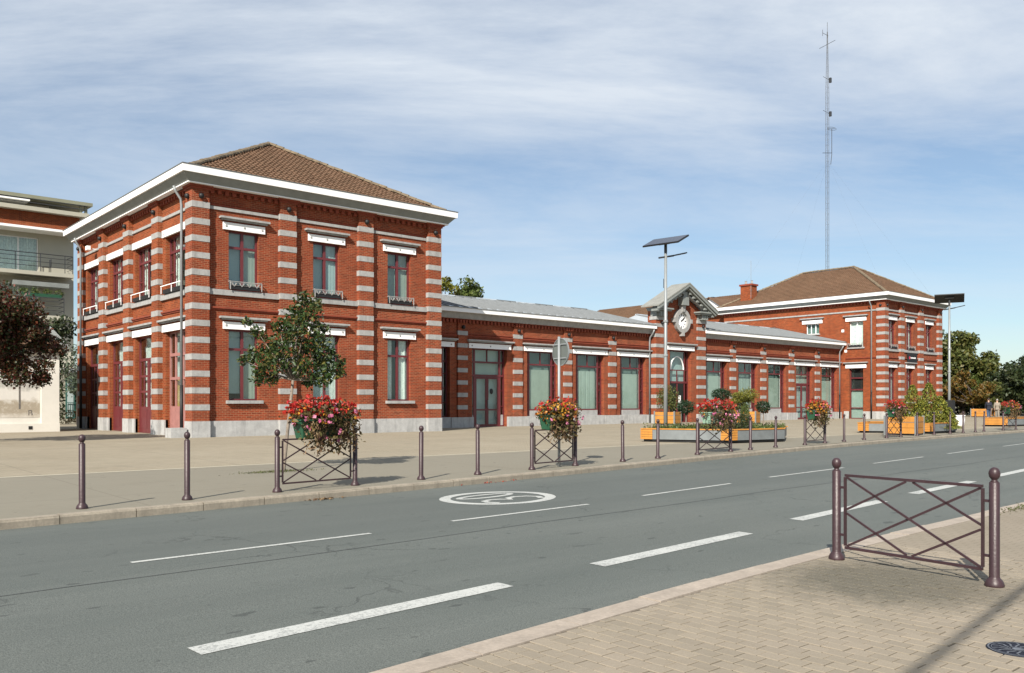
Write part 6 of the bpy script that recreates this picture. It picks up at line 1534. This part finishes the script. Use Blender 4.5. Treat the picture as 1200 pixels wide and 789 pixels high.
def person(x, y, face, label, coat, trousers, hair, h=1.0, stride=.16):
    W = Vector((x, y, plaza_z(y))); t = thing('person', label, 'person', W, 'people walking across the plaza')
    t.rotation_euler = (0, 0, face); t.scale = (h, h, h)
    V = [(0, 0, .95), (0, .01, 1.12), (0, .0, 1.32), (0, .01, 1.45), (0, .03, 1.54), (0, .035, 1.62), (0, .03, 1.72)]; E = [(i, i + 1) for i in range(6)]; Rr = [.13, .125, .15, .07, .055, .085, .075]
    def addc(pts, rs, root):
        k = len(V); V.extend(pts); Rr.extend(rs); E.append((root, k)); E.extend((k + i, k + i + 1) for i in range(len(pts) - 1)); return k + len(pts) - 1
    for s_ in (-1, 1):
        f = stride * s_
        addc([(.09 * s_, 0, .90), (.10 * s_, f * .7, .50), (.10 * s_, f * .9 - (.12 if f < 0 else 0), .10), (.10 * s_, f * .9 + .12 - (.12 if f < 0 else 0), .035)], [.095, .06, .042, .035], 0)
        w_ = addc([(.19 * s_, 0, 1.39), (.24 * s_, -f * .3, 1.12), (.25 * s_, -f * .8 + .03, .87), (.25 * s_, -f * .8 + .05, .79)], [.055, .042, .030, .030], 2)
        hx, hy, hz = V[w_]
        for j, (ox, oy, ln) in enumerate(((0, .028, .075), (0, .010, .085), (0, -.010, .08), (0, -.028, .065))): addc([(hx, hy + oy, hz - .03), (hx - .006 * s_, hy + oy + .006, hz - .03 - ln * .6), (hx - .014 * s_, hy + oy + .012, hz - .03 - ln)], [.010, .009, .008], w_)
        addc([(hx - .012 * s_, hy + .038, hz + .01), (hx - .02 * s_, hy + .055, hz - .03)], [.011, .009], w_)
    skin_chain('body', V, E, Rr, 'skin', t, W)
    skin_chain('coat', [(0, 0, .98), (0, .01, 1.15), (0, 0, 1.33), (0, .01, 1.44), (0, 0, .80), (.19, 0, 1.38), (.245, -stride * .3, 1.12), (.255, -stride * .8 + .03, .88), (-.19, 0, 1.38), (-.245, stride * .3, 1.12), (-.255, stride * .8 + .03, .88)], [(0, 1), (1, 2), (2, 3), (0, 4), (2, 5), (5, 6), (6, 7), (2, 8), (8, 9), (9, 10)], [.18, .17, .19, .085, .19, .085, .065, .05, .085, .065, .05], coat, t, W)
    for s_ in (-1, 1):
        f = stride * s_
        skin_chain('trouser_leg', [(.08 * s_, 0, .92), (.10 * s_, f * .7, .50), (.10 * s_, f * .9 - (.12 if f < 0 else 0), .12)], [(0, 1), (1, 2)], [.115, .08, .062], trousers, t, W)
    m = MB(); m.sphere((0, .015, 1.70), (.088, .10, .095), 12, 8); m.build('hair', hair, t, True, W)
    m = MB()
    for s_ in (-1, 1): m.sphere((.085 * s_, .04, 1.64), (.015, .025, .035), 6, 5)
    m.sphere((0, .135, 1.635), (.016, .02, .025), 6, 5); m.build('face_features', 'skin', t, True, W)
    for s_ in (-1, 1): 
        f = stride * s_; MB().box(.10 * s_ - .05, .10 * s_ + .05, f * .9 - .08 - (.12 if f < 0 else 0), f * .9 + .19 - (.12 if f < 0 else 0), 0, .085).build('shoe', 'hairdk', t, False, W)
    return t
person(81.9, 29.9, R(-62), 'person in dark jacket and jeans walking away across the plaza', 'navy', 'jeans', 'hairdk', 1.0)
person(84.0, 29.95, R(-62), 'person in beige coat walking just beyond the one in dark jacket', 'beige', 'beige', 'hairgrey', .97, -.14)

# ---------------------------------------------------------------- near pavement details
mc = thing('manhole_cover', 'round dark iron drain cover set in the near pavement', 'drain cover', (6.13, 2.06, 0))
MB().lathe([(.185, -.03), (.185, .004), (.181, .006), (.178, .003), (.001, .003)], 40, (6.13, 2.06, 0)).build('cover_plate', plain('iron_blue', (.012, .014, .024), .75, .2, 20, spec=.2), mc)
m = MB()
for k in range(14):
    t = 2 * math.pi * k / 14
    pts = [(q * math.cos(t + .18 * math.sin(q * 40)), q * math.sin(t + .18 * math.sin(q * 40))) for q in (.055, .085, .115, .145)]
    for a, b in zip(pts, pts[1:]):
        d = Vector((b[0] - a[0], b[1] - a[1])).normalized(); w_ = Vector((-d.y, d.x)) * .006
        m.quad((6.13 + a[0] - w_.x, 2.06 + a[1] - w_.y, .0065), (6.13 + b[0] - w_.x, 2.06 + b[1] - w_.y, .0065), (6.13 + b[0] + w_.x, 2.06 + b[1] + w_.y, .0065), (6.13 + a[0] + w_.x, 2.06 + a[1] + w_.y, .0065))

for r0_, r1_ in ((.166, .176), (.150, .154), (.0, .035), (.045, .05)):
    for k in range(40):
        t0, t1 = 2 * math.pi * k / 40, 2 * math.pi * (k + 1) / 40
        m.quad((6.13 + r0_ * math.cos(t0), 2.06 + r0_ * math.sin(t0), .0066), (6.13 + r1_ * math.cos(t0), 2.06 + r1_ * math.sin(t0), .0066), (6.13 + r1_ * math.cos(t1), 2.06 + r1_ * math.sin(t1), .0066), (6.13 + r0_ * math.cos(t1), 2.06 + r0_ * math.sin(t1), .0066))
m.build('cover_ribs', plain('worn_iron', (.10, .11, .13), .7, .4, 30), mc)
tag(leaves('kerb_weeds', 'grass', [(14.6 + RNG.normal(0, .5), near_in(14.6) + RNG.normal(0, .07), .015) for _ in range(170)], .05, None, up=0, width=.3, kind='stuff'), 'weeds growing along the near kerb at the right edge', 'weeds')
# overhead cable behind the viewer whose soft shadow crosses the pavement
HC = 6.8; off = HC / math.tan(SUN_EL); ox, oy = math.cos(SUN_AZ) * off, math.sin(SUN_AZ) * off
def cabp(x): return (x - ox, 2.29 + .137 * (x - 5.13) - oy, HC)
ends = (-30, 46)
tc_ = thing('overhead_cable', 'thick overhead cable strung over the near pavement behind the viewpoint', 'cable', cabp(ends[0]))
MB().tube([cabp(ends[0]), cabp(8), cabp(ends[1])], .035, 8).build('wire', 'black', tc_)
for e, lab in zip(ends, ('wooden cable pole behind the viewpoint, left one', 'wooden cable pole on the near pavement beyond the right edge')):
    x, y, z = cabp(e); tp_ = thing('cable_pole', lab, 'pole', (x, y, 0), 'cable poles')
    MB().tube([(x, y, -.3), (x, y, HC + .4)], [.14, .09], 10).build('pole', 'barkdk', tp_, True); MB().tube([(x - .05, y, HC), (x + .05, y, HC)], .1, 8).build('insulator', 'galv', tp_)
